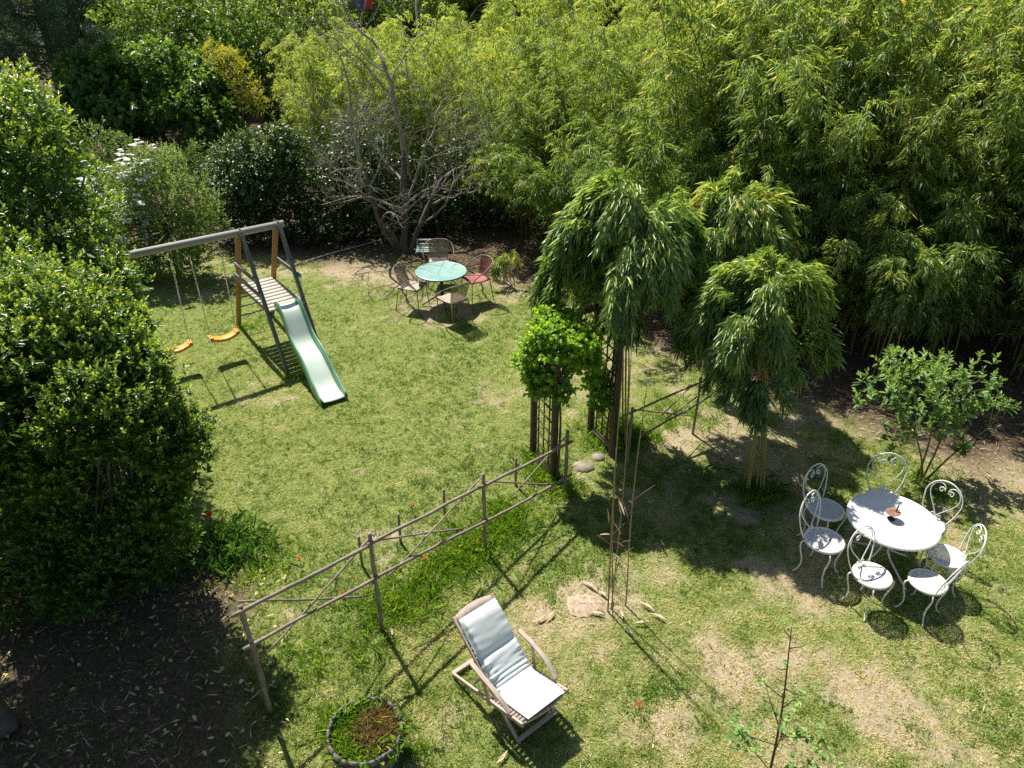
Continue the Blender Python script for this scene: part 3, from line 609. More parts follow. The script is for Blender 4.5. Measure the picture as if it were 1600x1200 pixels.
for a, b in (((1033, 650), (1085, 600)), ((990, 640), (1080, 650)), ((1040, 655), (1100, 612))): cane(pl2(*a), pl2(*b), .009, 6).build('diagonal', M['fence_cane'], fr)

# ---- trellis arbor and vine ---------------------------------------------
T = [G(833, 712), G(868, 756), G(922, 676), G(960, 712)]; T[1] = T[0] + unit(T[1] - T[0]) * .64; pdv = T[1] - T[0]; T[3] = T[2] + pdv; HA = 2.1
ab = empty('arbor', (T[0] + T[3]) / 2, label='brown wooden trellis arch over the path between the two cane fences', cat='arbor')
for q in T: MB().bar(q - [0, 0, .05], q + [0, 0, HA], .075, .075, up=tuple(unit(pdv))).build('post', M['trellis'], ab, bevel=.004)
for a in (T[0], T[2]):
    b = MB(); d = unit(pdv); L = np.linalg.norm(pdv); sdn = np.array([d[1], -d[0], 0])
    for k in (1, 2, 3): b.bar(a + d * (L * k / 4) + [0, 0, .16], a + d * (L * k / 4) + [0, 0, HA - .1], .022, .012, up=tuple(sdn))
    for z in np.arange(.16, HA - .05, .19): b.bar(a + d * .03 + sdn * .012 + [0, 0, z], a + d * (L - .03) + sdn * .012 + [0, 0, z], .012, .022)
    b.build('lattice', M['trellis'], ab)
    MB().bar(a + d * .03 + [0, 0, .10], a + d * (L - .03) + [0, 0, .10], .05, .05).build('bottom_rail', M['trellis'], ab)
for a, b_ in ((T[0], T[2]), (T[1], T[3])): MB().bar(a + [0, 0, HA], b_ + [0, 0, HA], .06, .08).build('top_beam', M['trellis'], ab)
vc = lambda px, py, D: Y(px, py, D)
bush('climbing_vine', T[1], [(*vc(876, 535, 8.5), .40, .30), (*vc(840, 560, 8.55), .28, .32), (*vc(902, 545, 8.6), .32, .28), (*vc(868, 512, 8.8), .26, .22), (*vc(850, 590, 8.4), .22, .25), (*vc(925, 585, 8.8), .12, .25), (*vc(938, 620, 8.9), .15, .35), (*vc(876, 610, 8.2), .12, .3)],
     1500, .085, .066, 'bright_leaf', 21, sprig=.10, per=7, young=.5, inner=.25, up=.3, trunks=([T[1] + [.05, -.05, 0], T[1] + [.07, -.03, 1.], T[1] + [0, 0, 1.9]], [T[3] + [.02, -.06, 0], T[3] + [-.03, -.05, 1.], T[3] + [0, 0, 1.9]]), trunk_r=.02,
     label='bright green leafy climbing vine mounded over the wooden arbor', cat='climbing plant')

# ---- dead bamboo canes ----------------------------------------------------
dc = empty('dead_bamboo', G(952, 957), label='bare dead bamboo stand of thin brown canes between lounger and dark tree shade', cat='bamboo')
gg = np.random.default_rng(5)
for (fx, fy), (tx, ty), r in (((950, 955), (975, 545), .010), ((955, 950), (988, 520), .008), ((978, 945), (1012, 590), .009), ((958, 962), (963, 700), .008)):
    f = G(fx, fy); t_ = Y(tx, ty, f[1] + .12); P = smoothpts([f - [0, 0, .05], f * .5 + t_ * .5 + [gg.normal(0, .02), 0, 0], t_], 18)
    cu = MB().tube(P, np.linspace(r, r * .4, len(P)), 6).build('cane', M['dead_cane'], dc, smooth=True)
    for s in gg.uniform(.12, .55, 4):
        b = MB(); q = P[int(s * (len(P) - 1))]; a = gg.uniform(0, 6.28); e = q + np.array([math.cos(a) * .22, math.sin(a) * .22, .22]) * gg.uniform(.6, 1.3); b.tube([q, (q + e) / 2 + [0, 0, .01], e], [.004, .0035, .002], 4); b.build('twig', M['dead_cane'], cu)
    packs = []
k = 9; P = np.array([G(952, 957) + [gg.normal(0, .06), gg.normal(0, .06), z] for z in gg.uniform(.4, 1.6, k)]); D = rdir(k, gg) + [0, 0, .4]
for i_ in range(k): leaf_obj('sheath', [(P[i_:i_ + 1], D[i_:i_ + 1], rdir(1, gg), gg.uniform(.12, .28, 1), .026, gg.random(1), True, .1)], M['dry'], dc)
for i, (x, y, rot, L, lab) in enumerate(((843, 968, .6, .34, 'broad dry bamboo sheath lying furthest left, nearest the lounger'), (860, 962, .9, .30, 'curled dry bamboo sheath beside the bare patch, left side'), (922, 915, 2.4, .42, 'long pale bamboo sheath at the top of the bare patch'), (942, 928, 2.2, .22, 'small pale bamboo sheath just left of the dead canes'),
    (932, 958, 2.9, .32, 'narrow sheath pointing at the foot of the dead canes from the left'), (972, 962, 1.6, .20, 'short upright sheath right at the foot of the dead canes'), (983, 988, 2.2, .26, 'dry sheath lying on the pole shadow below the dead canes'), (1004, 973, .1, .30, 'nearly level dry sheath right of the dead canes'),
    (1012, 948, 2.4, .36, 'long curved sheath pair lying right of the dead canes, upper'), (1030, 964, 2.5, .32, 'pale sheath furthest right of the dead canes'), (955, 940, 1.2, .2, 'short sheath leaning behind the dead canes'), (785, 1185, .9, .28, 'straight pale sheath alone at the bottom edge below the lounger'), (612, 987, 2.0, .2, 'small dry sheath at the foot of the second fence post'), (427, 1072, 2.9, .14, 'small dry sheath beside the leftmost fence post'))):
    c0 = G(x, y, .02); s = np.linspace(-1, 1, 9); d = np.array([math.cos(rot), math.sin(rot), 0]); q = np.array([-d[1], d[0], 0]); rows = []
    for v in s:
        wv = .014 * (1 - abs(v) ** 1.4) + .002; rows.append([c0 + d * (v * L * .30) + q * (.008 * v * v) + q * (wv * a) + np.array([0, 0, .008 + .012 * a * a * (1 - v * v) + .006 * math.sin(3 * v + i)]) for a in (-1, -.5, 0, .5, 1)])
    tag(MB().grid(rows).build('dry_sheath', surf('dry_sheath_%d' % i, (.36, .26, .16), (.66, .56, .42), 30, .75, bmp=.3) if i == 0 else bpy.data.materials['dry_sheath_0'], None, smooth=True, thick=.004), lab, 'dry sheath', 'dry bamboo sheaths on the lawn')
# bare earth hump and stepping stones
c0 = G(912, 945); rr = np.linspace(0, 1, 10); gg = np.random.default_rng(9); V = [[c0 + np.array([math.cos(a) * r * .20 * (1 + .12 * math.sin(3 * a + 1)), math.sin(a) * r * .19 * (1 + .1 * math.cos(2 * a)), .028 * (1 - r ** 2.2) - .008 + gg.normal(0, .003)]) for a in np.linspace(0, 2 * np.pi, 33)] for r in rr]
tag(MB().grid(V).build('earth_mound', M['mound'], None, smooth=True), kind='structure')
for (x, y, lab, w_, h_, ro) in ((912, 729, 'larger flat stepping stone on the path by the arbor', .17, .13, .5), (934, 714, 'smaller flat stepping stone behind the larger one on the path', .11, .10, .2)):
    c0 = G(x, y); gg = np.random.default_rng(x); A = np.linspace(0, 6.28, 8)[:-1] + gg.normal(0, .15, 7); ring = np.array([[math.cos(a + ro) * w_ * gg.uniform(.85, 1.1), math.sin(a + ro) * h_ * gg.uniform(.85, 1.1), 0] for a in A]); V = np.vstack([c0 + ring - [0, 0, .02], c0 + ring + [0, 0, .010], [c0 + [0, 0, .013]]])
    o = arr('stepping_stone', V, [np.array([(k, (k + 1) % 7, 7 + (k + 1) % 7, 7 + k) for k in range(7)]), np.array([(7 + k, 7 + (k + 1) % 7, 14) for k in range(7)])], M['stone']); tag(o, lab, 'stone', 'stepping stones')
# thin pole lying on the ground
tag(MB().tube([G(433, 422, .02), G(520, 395, .03), G(610, 371, .03)], .014, 6).build('garden_pole', M['rope']), 'thin pale pole lying on the ground behind the swing set towards the bare tree', 'pole')

# ---- lounger ---------------------------------------------------------------
lw = unit(np.array([.77, .64, 0])); lf = np.array([lw[1], -lw[0], 0]); L0 = (G(709, 1055) + lw * .265)
lg = empty('deck_chair', L0, math.atan2(lf[1], lf[0]) - math.pi / 2, label='weathered wooden deck chair with a pale blue white cushion on the lawn', cat='deck chair')
# local: +y towards the foot end. mirrored x so that +x runs to the chair's right seen from the camera
sx = -1
def LP(x, y, z): return np.array([x * 1., y, z])
def rail(name, a, b, w_=.024, h_=.042): return MB().bar(LP(*a), LP(*b), w_, h_).build(name, M['teak'], lg, True, bevel=.004)
for s in (-1, 1):
    rail('back_stile', (s * .235, .00, .82), (s * .235, 1.0, -.01)); rail('seat_rail', (s * .275, 0.0, .03), (s * .275, 1.09, .40))
    ar = smoothpts([(s * .30, .36, .56), (s * .305, .52, .545), (s * .30, .75, .50), (s * .285, .92, .40)], 14); b = MB()
    rows = [[p_ + np.array([dx, 0, dz]) for dx, dz in ((-.022, .010), (.022, .010), (.022, -.010), (-.022, -.010), (-.022, .010))] for p_ in ar]; b.grid(rows); b.build('armrest', M['teak'], lg, True, bevel=.003, smooth=False)
    rail('arm_support', (s * .29, .62, .20), (s * .30, .55, .53), .022, .035); rail('prop_strut', (s * .25, .30, .13), (s * .25, .48, .44), .02, .03)
rail('rear_crossbar', (-.275, .0, .03), (.275, .0, .03), .045, .028); rail('front_crossbar', (-.25, .985, .03), (.25, .985, .03), .04, .028); rail('middle_crossbar', (-.235, .60, .30), (.235, .60, .30), .04, .025)
hp = [(x, .012 - .03 * (1 - (x / .235) ** 2), .815 + .03 * (1 - (x / .235) ** 2)) for x in np.linspace(-.225, .225, 15)]
MB().grid([[(x, .085, .745), (x, y_, z_)] for (x, y_, z_) in hp]).build('head_board', M['teak'], lg, True, thick=.02)
fp_ = [(x, 1.075 + .035 * (1 - (x / .27) ** 2), .395 - .0 * x) for x in np.linspace(-.262, .262, 15)]
MB().grid([[(x, 1.02, .345), (x, y_, z_)] for (x, y_, z_) in fp_]).build('front_board', M['teak'], lg, True, thick=.022)
b = MB()
for s_ in np.linspace(.12, .62, 11): b.box((-.235, s_, .82 - .83 * s_ - .045), (.006, .007, .03))
for s_ in np.linspace(.12, .62, 14): b.bar(LP(-.225, s_, .80 - .83 * s_), LP(.225, s_, .80 - .83 * s_), .028, .01)
b.build('back_slats', M['teak'], lg, True)
b = MB()
for s_ in np.linspace(.62, 1.05, 11): b.bar(LP(-.265, s_, .03 + .34 * s_ + .02), LP(.265, s_, .03 + .34 * s_ + .02), .028, .01)
b.build('seat_slats', M['teak'], lg, True)
cp = smoothpts([(.075, .835), (.25, .665), (.45, .485), (.58, .375), (.68, .335), (.85, .375), (1.10, .455)], 84); n = len(cp); tn = unit(np.gradient(cp, axis=0)); nn_ = np.stack([-tn[:, 1], tn[:, 0]], 1); nn_ *= np.sign(nn_[:, 1:2])
rng2 = np.random.default_rng(2); wr = Noise(31)
def cush(i, x, top):
    s = i / (n - 1); e = min(1, (1 - abs(x) / .222) * 9, s * 26, (1 - s) * 26); th = .05 * math.sqrt(max(e, 0)) * (.62 if not top else 1)
    pil = .022 * math.exp(-((s - .13) / .10) ** 4); seam = -.018 * math.exp(-((s - .27) / .012) ** 2) - .02 * math.exp(-((s - .56) / .010) ** 2) - .014 * math.exp(-((s - .50) / .010) ** 2) - .012 * math.exp(-((s - .44) / .010) ** 2)
    wrk = (.016 * (float(wr.fbm(np.array(s * 30.), np.array(x * 4.), 1., 3)) - .5) * (1 + 2.2 * (abs(x) / .22) ** 3) + .007 * math.sin(s * 120 + 2 * x) * (abs(x) / .22) ** 3) * (1.0 if .25 < s < .62 else .45)
    h = th + (pil + seam + wrk if top else 0) * min(1, e * 2); y_, z_ = cp[i] + nn_[i] * (h if top else -.006); return (x, y_, z_)
xs = np.linspace(-.222, .222, 33); top = [[cush(i, x, True) for x in xs] for i in range(n)]; bot = [[cush(i, x, False) for x in xs] for i in range(n)]
cu = MB().grid(top).grid(bot).build('cushion', M['cushion'], lg, True, smooth=True); 
so_ = cu.modifiers.new('weld', 'WELD'); so_.merge_threshold = .0075

# ---- barrel planter ----------------------------------------------------------
bc = G(570, 1139, .40) * [1, 1, 0]; bp = empty('barrel_planter', bc, label='half barrel planter of grey staves full of weeds, at the bottom edge', cat='planter')
A = np.linspace(0, 2 * np.pi, 25)[:-1]; rows_o = MB()
for k in range(24):
    a0, a1 = A[k] + .008, A[k] + 2 * np.pi / 24 - .008; V = []
    for z in np.linspace(0, .40 + .006 * math.sin(k * 2.3), 6):
        r = .285 + .05 * math.sin(min(z / .40, 1) * 1.7)
        for rad in (r, r - .020):
            for a in (a0, a1): V.append((math.cos(a) * rad, math.sin(a) * rad, z))
    Q = []
    for j in range(5):
        o_ = j * 4; Q += [(o_, o_ + 1, o_ + 5, o_ + 4), (o_ + 3, o_ + 2, o_ + 6, o_ + 7), (o_ + 2, o_, o_ + 4, o_ + 6), (o_ + 1, o_ + 3, o_ + 7, o_ + 5)]
    Q.append((20, 21, 23, 22)); rows_o.add(V, Q)
rows_o.build('staves', M['barrel'], bp, True)
for z, r in ((.10, .318), (.31, .338)): MB().lathe([(r, z - .018), (r + .004, z - .018), (r + .004, z + .018), (r, z + .018)], 40).build('hoop', M['iron'], bp, True)
MB().lathe([(.001, .33), (.1, .335), (.2, .325), (.305, .315)], 28).build('soil', M['soil'], bp, True)
gg = np.random.default_rng(17)
def disc_pts(n, r, z): a = gg.uniform(0, 6.28, n); q = r * np.sqrt(gg.random(n)); return np.stack([bc[0] + np.cos(a) * q, bc[1] + np.sin(a) * q, np.full(n, z)], 1)
P1 = disc_pts(260, .30, .32); P1 = P1[(P1[:, 0] < bc[0] + .05) | (gg.random(len(P1)) < .35)]; 
wp = [tufts(P1[:, 0], P1[:, 1], P1[:, 2], 8, np.full(len(P1), .15), .016, np.clip(gg.normal(.45, .2, len(P1)), 0, 1), gg, .02, .7)]
P2 = disc_pts(45, .30, .34); wp.append((P2, rdir(45, gg) + [0, 0, .9], rdir(45, gg), .26, .010, gg.random(45), False, .3))
P4 = np.array([bc + [.30 * math.cos(a), .30 * math.sin(a), .37] for a in gg.uniform(-1.6, .5, 60)]) + gg.normal(0, .04, (60, 3)); wp.append((P4, rdir(60, gg) + [.6, -.4, .1], rdir(60, gg) + [0, 0, 1], .09, .04, gg.uniform(.1, .7, 60), True, .3)); P5 = np.array([bc + [.29 * math.cos(a), .29 * math.sin(a), .38] for a in gg.uniform(1.2, 2.8, 70)]) + gg.normal(0, .03, (70, 3)); wp.append((P5, rdir(70, gg) + [0, 0, .6], rdir(70, gg) + [0, 0, 1], .08, .035, gg.uniform(.1, .7, 70), True, .3))
wd = leaf_obj('planter_weeds', wp, M['tall_grass']); tag(wd, 'green weeds and grass growing inside the half barrel', 'weeds', kind='stuff')
P3 = disc_pts(150, .18, .34) + [.09, .02, 0]; dd = leaf_obj('dry_weeds', [tufts(P3[:, 0], P3[:, 1], P3[:, 2], 5, np.full(len(P3), .19), .0065, gg.random(len(P3)), gg, .02, .8)], M['red_stem']); tag(dd, 'reddish dry stalks in the right half of the barrel planter', 'dry weeds', kind='stuff')

# ---- white garden furniture ---------------------------------------------------
def spiral(cx, cz, r0, turns, sgn, start, n=26, y=.0):
    t_ = np.linspace(0, 1, n); a = start + sgn * t_ * turns * 2 * np.pi; r = r0 * (1 - .80 * t_); return np.stack([cx + r * np.cos(a), np.full(n, y), cz + r * np.sin(a)], 1)
def white_chair():
    o = empty('metal_chair')
    MB().lathe([(.0005, .452), (.10, .449), (.172, .450)], 48).build('seat', M['seat_perf'], o, True, smooth=True)
    MB().lathe([(.171, .450), (.178, .455), (.190, .456), (.199, .448), (.199, .430), (.195, .430), (.193, .445), (.171, .445)], 48).build('seat_rim', M['white_metal'], o, True, smooth=True)
    tilt = lambda P: np.stack([P[:, 0], .155 + .10 * (P[:, 2] - .45) / .45 + P[:, 1], P[:, 2]], 1)
    A_ = np.linspace(0, np.pi, 17); arch = np.concatenate([[[.135, 0, .445], [.155, 0, .50], [.185, 0, .58]], np.stack([.205 * np.cos(A_), 0 * A_, .70 + .205 * np.sin(A_)], 1), [[-.185, 0, .58], [-.155, 0, .50], [-.135, 0, .445]]])
    MB().tube(tilt(smoothpts(arch, 60)), .0075, 6).build('back_frame', M['white_metal'], o, True, smooth=True)
    b = MB()
    for s in (-1, 1):
        P = smoothpts([(0.0, 0, .49), (s * .05, 0, .56), (s * .13, 0, .665), (s * .165, 0, .755), (s * .135, 0, .835), (s * .075, 0, .862), (s * .028, 0, .835), (s * .020, 0, .79)], 36)
        Q = spiral(s * .055, .79, .036, 1.15, -s, np.pi if s > 0 else 0); b.tube(tilt(np.vstack([P, Q[1:]])), .0058, 5)
        b.tube(tilt(spiral(s * .035, .495, .030, 1.2, s, np.pi if s > 0 else 0)), .0052, 5)
    b.build('back_scroll', M['white_metal'], o, True, smooth=True)
    for a in (45, 135, 225, 315):
        ca, sa = math.cos(R(a)), math.sin(R(a)); P = smoothpts([(.188, .435), (.222, .40), (.215, .32), (.178, .19), (.176, .10), (.205, .035), (.235, .008)], 30)
        MB().tube([(r * ca, r * sa, z) for r, z in P], .0085, 6).build('leg', M['white_metal'], o, True, smooth=True)
    MB().tube([(.165 * math.cos(a), .165 * math.sin(a), .425) for a in np.linspace(0, 6.283, 33)[:-1]], .005, 5, closed=True).build('brace_ring', M['white_metal'], o, True, smooth=True)
    return o
wc = {'c': [white_chair(), False]}
for px, py, ph, z, lab in ((1363, 898, 28, 1.04, 'white metal chair lower left of the table, turned with its back towards it'), (1288, 843, 42, 1.13, 'white metal chair fully in tree shade, nearer of the two on the table left side'), (1291, 795, 32, 1.08, 'white metal chair in shade at the far left of the table'),
                        (1450, 908, 215, 1., 'white metal chair on the near right of the table, casting a dotted round shadow'), (1480, 868, 255, 1., 'white metal chair right of the table, its seat half under the table shadow'),):
    q = G(px, py, .45 * z); used_place(wc, 'c', (q[0], q[1], 0), R(ph), z, label=lab, cat='chair', group='chairs around the white table')
used_place(wc, 'c', (4.92, 6.80, 0), R(302), 1.06, label='white metal chair pushed under the far right of the table, only its back showing', cat='chair', group='chairs around the white table')
used_place(wc, 'c', (4.60, 7.22, 0), R(344), 1.10, label='white metal chair behind the table facing it, full scrolled back visible', cat='chair', group='chairs around the white table')
tc_ = G(1396, 811, .72); wt = empty('garden_table', tc_ * [1, 1, 0], label='round white metal garden table in the sun', cat='table')
MB().lathe([(.0005, .722), (.3, .722), (.478, .721), (.492, .719), (.500, .712), (.500, .690), (.495, .690), (.493, .708), (.47, .712), (.0005, .712)], 72).build('table_top', M['table_white'], wt, True, smooth=True).modifiers.new('e', 'EDGE_SPLIT')
for a in (20, 110, 200, 290):
    ca, sa = math.cos(R(a)), math.sin(R(a)); P = smoothpts([(.36, .70), (.30, .66), (.12, .50), (.055, .38), (.09, .24), (.30, .09), (.40, .03), (.43, .008)], 34)
    lgm = MB().tube([(r * ca, r * sa, z) for r, z in P], .011, 7).build('leg', M['white_metal'], wt, True, smooth=True)
    sp2 = spiral(.20, .56, .05, 1.2, 1, -np.pi / 2); MB().tube([(p_[0] * ca, p_[0] * sa, p_[2] - .03) for p_ in sp2], .006, 5).build('scroll', M['white_metal'], lgm, True, smooth=True)
MB().tube([(.36 * math.cos(a), .36 * math.sin(a), .698) for a in np.linspace(0, 6.283, 41)[:-1]], .008, 5, closed=True).build('under_ring', M['white_metal'], wt, True, smooth=True)
MB().lathe([(.05, .34), (.062, .36), (.062, .40), (.05, .42)], 20).build('collar', M['white_metal'], wt, True, smooth=True)
hc = G(1392, 811, .724); ch = empty('candle_holder', hc, label='rusty tiered dish with an upright spike standing on the white table', cat='candle holder')
MB().lathe([(.0005, .0), (.042, .0), (.045, .008), (.040, .014), (.0005, .014)], 24).build('base', M['rust_dark'], ch, True, smooth=False)
MB().tube([(0, 0, .01), (.01, 0, .05), (.015, .0, .085)], .006, 6).build('stem', M['rust_dark'], ch, True)
rt = Matrix.Rotation(R(-8), 3, 'Y'); dsh = MB().lathe([(.0005, .082), (.05, .084), (.078, .098), (.080, .094), (.05, .076), (.0005, .076)], 28); dsh.v[0] = dsh.v[0] @ np.array(rt).T + np.array([.022, .012, .0]); dsh.build('dish', M['rust'], ch, True, smooth=True)
MB().tube([(.045, .02, .09), (.06, .03, .18)], [.007, .009], 6).build('spike', M['rust_dark'], ch, True)

# ---- green table and its chairs ------------------------------------------------
gc = G(689, 423, .72); gt = empty('round_table', gc * [1, 1, 0], label='round pale turquoise garden table on a dark pedestal, crossed by branch shadows', cat='table')
MB().lathe([(.0005, .715), (.2, .716), (.49, .716), (.51, .722), (.522, .718), (.522, .700), (.51, .698), (.0005, .700)], 64).build('table_top', M['teal_top'], gt, True, smooth=True).modifiers.new('e', 'EDGE_SPLIT')
MB().lathe([(.524, .700), (.527, .705), (.527, .692), (.50, .690)], 64).build('rim_band', M['green_metal'], gt, True)
MB().tube([(0, 0, .05), (0, 0, .70)], .035, 12).build('pedestal', M['dark_metal'], gt, True, smooth=True)
for a in (15, 105, 195, 285): ca, sa = math.cos(R(a)), math.sin(R(a)); MB().tube([(r * ca, r * sa, z) for r, z in smoothpts([(.03, .22), (.15, .16), (.33, .06), (.42, .015)], 14)], .014, 6).build('foot', M['dark_metal'], gt, True, smooth=True)
def hoop_chair(frame, seatm, backm):
    o = empty('hoop_chair'); hoop = smoothpts([(.215, -.21, .44), (.275, -.14, .56), (.30, .02, .66), (.245, .19, .76), (.12, .275, .80), (-.12, .275, .80), (-.245, .19, .76), (-.30, .02, .66), (-.275, -.14, .56), (-.215, -.21, .44)], 60)
    MB().tube(hoop, .011, 6).build('hoop', M[frame], o, True, smooth=True)
    rows = []
    for s in np.linspace(0, 1, 11):
        wv = .17 + .045 * s; yv = .17 + .10 * s; rows.append([(x * wv, yv - .05 * x * x, .44 + .355 * s - .02 * x * x) for x in np.linspace(-1, 1, 11)])
    MB().grid(rows).build('back_panel', M[backm], o, True, smooth=True)
    rows = [[(x * (.215 - .035 * s), -.21 + .40 * s, .445 - .018 * math.sin(s * 3.1) + .012 * x * x) for x in np.linspace(-1, 1, 9)] for s in np.linspace(0, 1, 9)]
    MB().grid(rows).build('seat', M[seatm], o, True, smooth=True, thick=.012)
    for x, y_, dx, dy in ((.20, -.20, .03, -.03), (-.20, -.20, -.03, -.03), (.18, .18, .04, .06), (-.18, .18, -.04, .06)): MB().tube([(x, y_, .44), (x + dx, y_ + dy, .0)], .0095, 6).build('leg', M[frame], o, True, smooth=True)
    b = MB(); b.tube([(.21, -.21, .435), (-.21, -.21, .435)], .009, 5); b.tube([(.18, .19, .435), (-.18, .19, .435)], .009, 5); b.tube([(.21, -.21, .435), (.18, .19, .435)], .009, 5); b.tube([(-.21, -.21, .435), (-.18, .19, .435)], .009, 5); b.build('seat_frame', M[frame], o, True)
    return o
hcs = {'b': [hoop_chair('brown_metal', 'seat_tan', 'mesh_brown'), False], 'r': [hoop_chair('brown_metal', 'red_weave', 'mesh_red'), False]}
GR = 'chairs around the turquoise table'
q = G(643, 449, .45); used_place(hcs, 'b', (q[0], q[1], 0), R(72), 1.1, label='tan hoop back chair on the left side of the turquoise table', cat='chair', group=GR)
q = G(709, 469, .45); used_place(hcs, 'b', (q[0], q[1], 0), R(222), 1.1, label='tan hoop back chair in front of the turquoise table, back to the camera', cat='chair', group=GR)
q = G(686, 411, .45); used_place(hcs, 'b', (q[0], q[1], 0), R(4), 1.1, label='tan hoop back chair behind the turquoise table', cat='chair', group=GR)
q = G(745, 437, .45); used_place(hcs, 'r', (q[0], q[1], 0), R(300), 1.1, label='red woven hoop chair at the right of the turquoise table', cat='chair', group=GR)
q = G(671, 389, .42); sb = empty('swing_bench', q * [1, 1, 0], label='small pale green slatted swing seat on dark ropes under the bare tree', cat='swing seat')
b = MB()
for yv in (-.17, -.06, .06, .17): b.bar(q + [-.30, yv, 0], q + [.30, yv, 0], .05, .02)
b.build('seat', M['pale_green_paint'], sb)
b = MB()
for s in (-1, 1): b.bar(q + [.28 * s, -.22, -.02], q + [.28 * s, .22, -.02], .03, .03)
b.bar(q + [-.3, .22, .03], q + [.3, .22, .03], .03, .05); b.bar(q + [-.3, .22, .14], q + [.3, .22, .14], .03, .03)
for s in (-1, 0, 1): b.bar(q + [.29 * s, .22, -.0], q + [.29 * s, .22, .15], .03, .03, up=(1, 0, 0))
b.build('back_rail', M['pale_green_paint'], sb)
apx = q + [-.05, .25, 2.05]
for s in (-1, 1):
    for f in (-.2, .2): MB().tube([q + [.29 * s, f, 0], apx], .008, 5).build('rope', M['rope_dark'], sb)

# ================================================================== VEGETATION
# ---- bare tree -----------------------------------------------------------
def bare_tree(base, seed):
    g = np.random.default_rng(seed); root = empty('bare_tree', base, label='leafless grey fruit tree with twisting branches behind the turquoise table', cat='tree'); tr = MB(); br = MB(); tw = MB(); cnt = [0]
    def grow(p, d, L, r, lev):
        n = 9; P = [p]; dd = d.copy()
        for i in range(n - 1):
            dd = unit(dd + g.normal(0, .16 + .035 * lev, 3) + np.array([0, 0, .12 if lev < 3 else .04])); P.append(P[-1] + dd * L / (n - 1))
        P = np.array(P); Q = smoothpts(P, 16) if lev < 4 else P
        (tr if lev == 0 else br if lev < 3 else tw).tube(Q, np.linspace(r, r * (.62 if lev < 5 else .3), len(Q)), 8 if lev < 2 else 5 if lev < 4 else 3, cap=lev > 3)
        if lev >= 5 or L < .16: return
        k = 4 if lev in (1, 2) else 3 if lev < 4 else 2
        for j in range(k):
            s = g.uniform(.35, 1.) if j else 1.; q = P[min(n - 1, int(s * (n - 1)))]; side = unit(np.cross(dd, g.normal(size=3))); sp_ = .45 if j == 0 else g.uniform(.7, 1.3)
            grow(q, unit(dd + side * sp_), L * g.uniform(.58, .86), r * (.62 if j == 0 else .42) * g.uniform(.85, 1.1), lev + 1)
    for d, L, r in (((.0, .0, 1), 2.4, .10), ((-.50, -.1, 1), 2.2, .08), ((.42, .1, 1), 2.0, .07), ((-.25, .2, 1), 1.9, .055)):
        grow(base + np.array([d[0] * .3, 0, -.05]), unit(d), L, r, 0)
    # low arching pale limbs
    for a, L in ((3.5, 1.9), (2.8, 2.0), (3.9, 1.7), (-.3, 1.4), (.4, 1.3)):
        s0_ = base + [0, 0, g.uniform(.6, 1.2)]; e = s0_ + np.array([math.cos(a) * L, math.sin(a) * L * .5, g.uniform(-.1, .5)]); md = (s0_ + e) / 2 + [0, 0, .25]; P = smoothpts([s0_, md, e], 14); br.tube(P, np.linspace(.028, .008, len(P)), 5)
        for k in range(9): q = P[g.integers(4, len(P))]; d = unit(np.array([math.cos(a), math.sin(a), g.uniform(-.2, .9)]) + g.normal(0, .5, 3)); tw.tube([q, q + d * .25, q + d * .42 + [0, 0, .12]], [.008, .006, .003], 3)
    tr.build('trunk', M['bark'], root, smooth=True); br.build('branches', M['bare_bark'], root, smooth=True); tw.build('twigs', M['bare_bark'], root, smooth=True); return root
bare_tree(G(632, 392), 12)

# ---- bamboo grove ----------------------------------------------------------
PR = {'a%d' % i: [bamboo(100 + i, h=5.6 + .25 * (i % 3), n=7, arch=.24, leafL=.165, leafW=.024, dens=.8, br=.85, young=.06), False] for i in range(4)}
PR.update({'f%d' % i: [bamboo(200 + i, h=4.6, n=6, arch=.42, lean=-math.pi / 2, br=.9, leafL=.20, leafW=.028, tmin=.28, young=-.04, dens=.8), False] for i in range(3)})
PR.update({'b%d' % i: [bamboo(300 + i, h=5.9, n=6, arch=.22, leafL=.165, leafW=.025, mat='bamboo_leaf_far', dens=.8), False] for i in range(2)})
g = np.random.default_rng(44); ORD = 'first second third fourth fifth sixth seventh eighth ninth tenth eleventh twelfth thirteenth fourteenth fifteenth sixteenth seventeenth eighteenth nineteenth twentieth twenty-first twenty-second twenty-third twenty-fourth'.split()
line = np.array([(-.6, 18.8), (.7, 17.9), (1.8, 15.9), (3.0, 13.7), (4.3, 12.6), (6.2, 12.1), (8.4, 11.2), (10.6, 10.8), (13.0, 9.9), (15.4, 9.2)])
seg = np.r_[0, np.cumsum(np.hypot(*np.diff(line, axis=0).T))]
def along(s): return np.array([np.interp(s, seg, line[:, 0]), np.interp(s, seg, line[:, 1])])
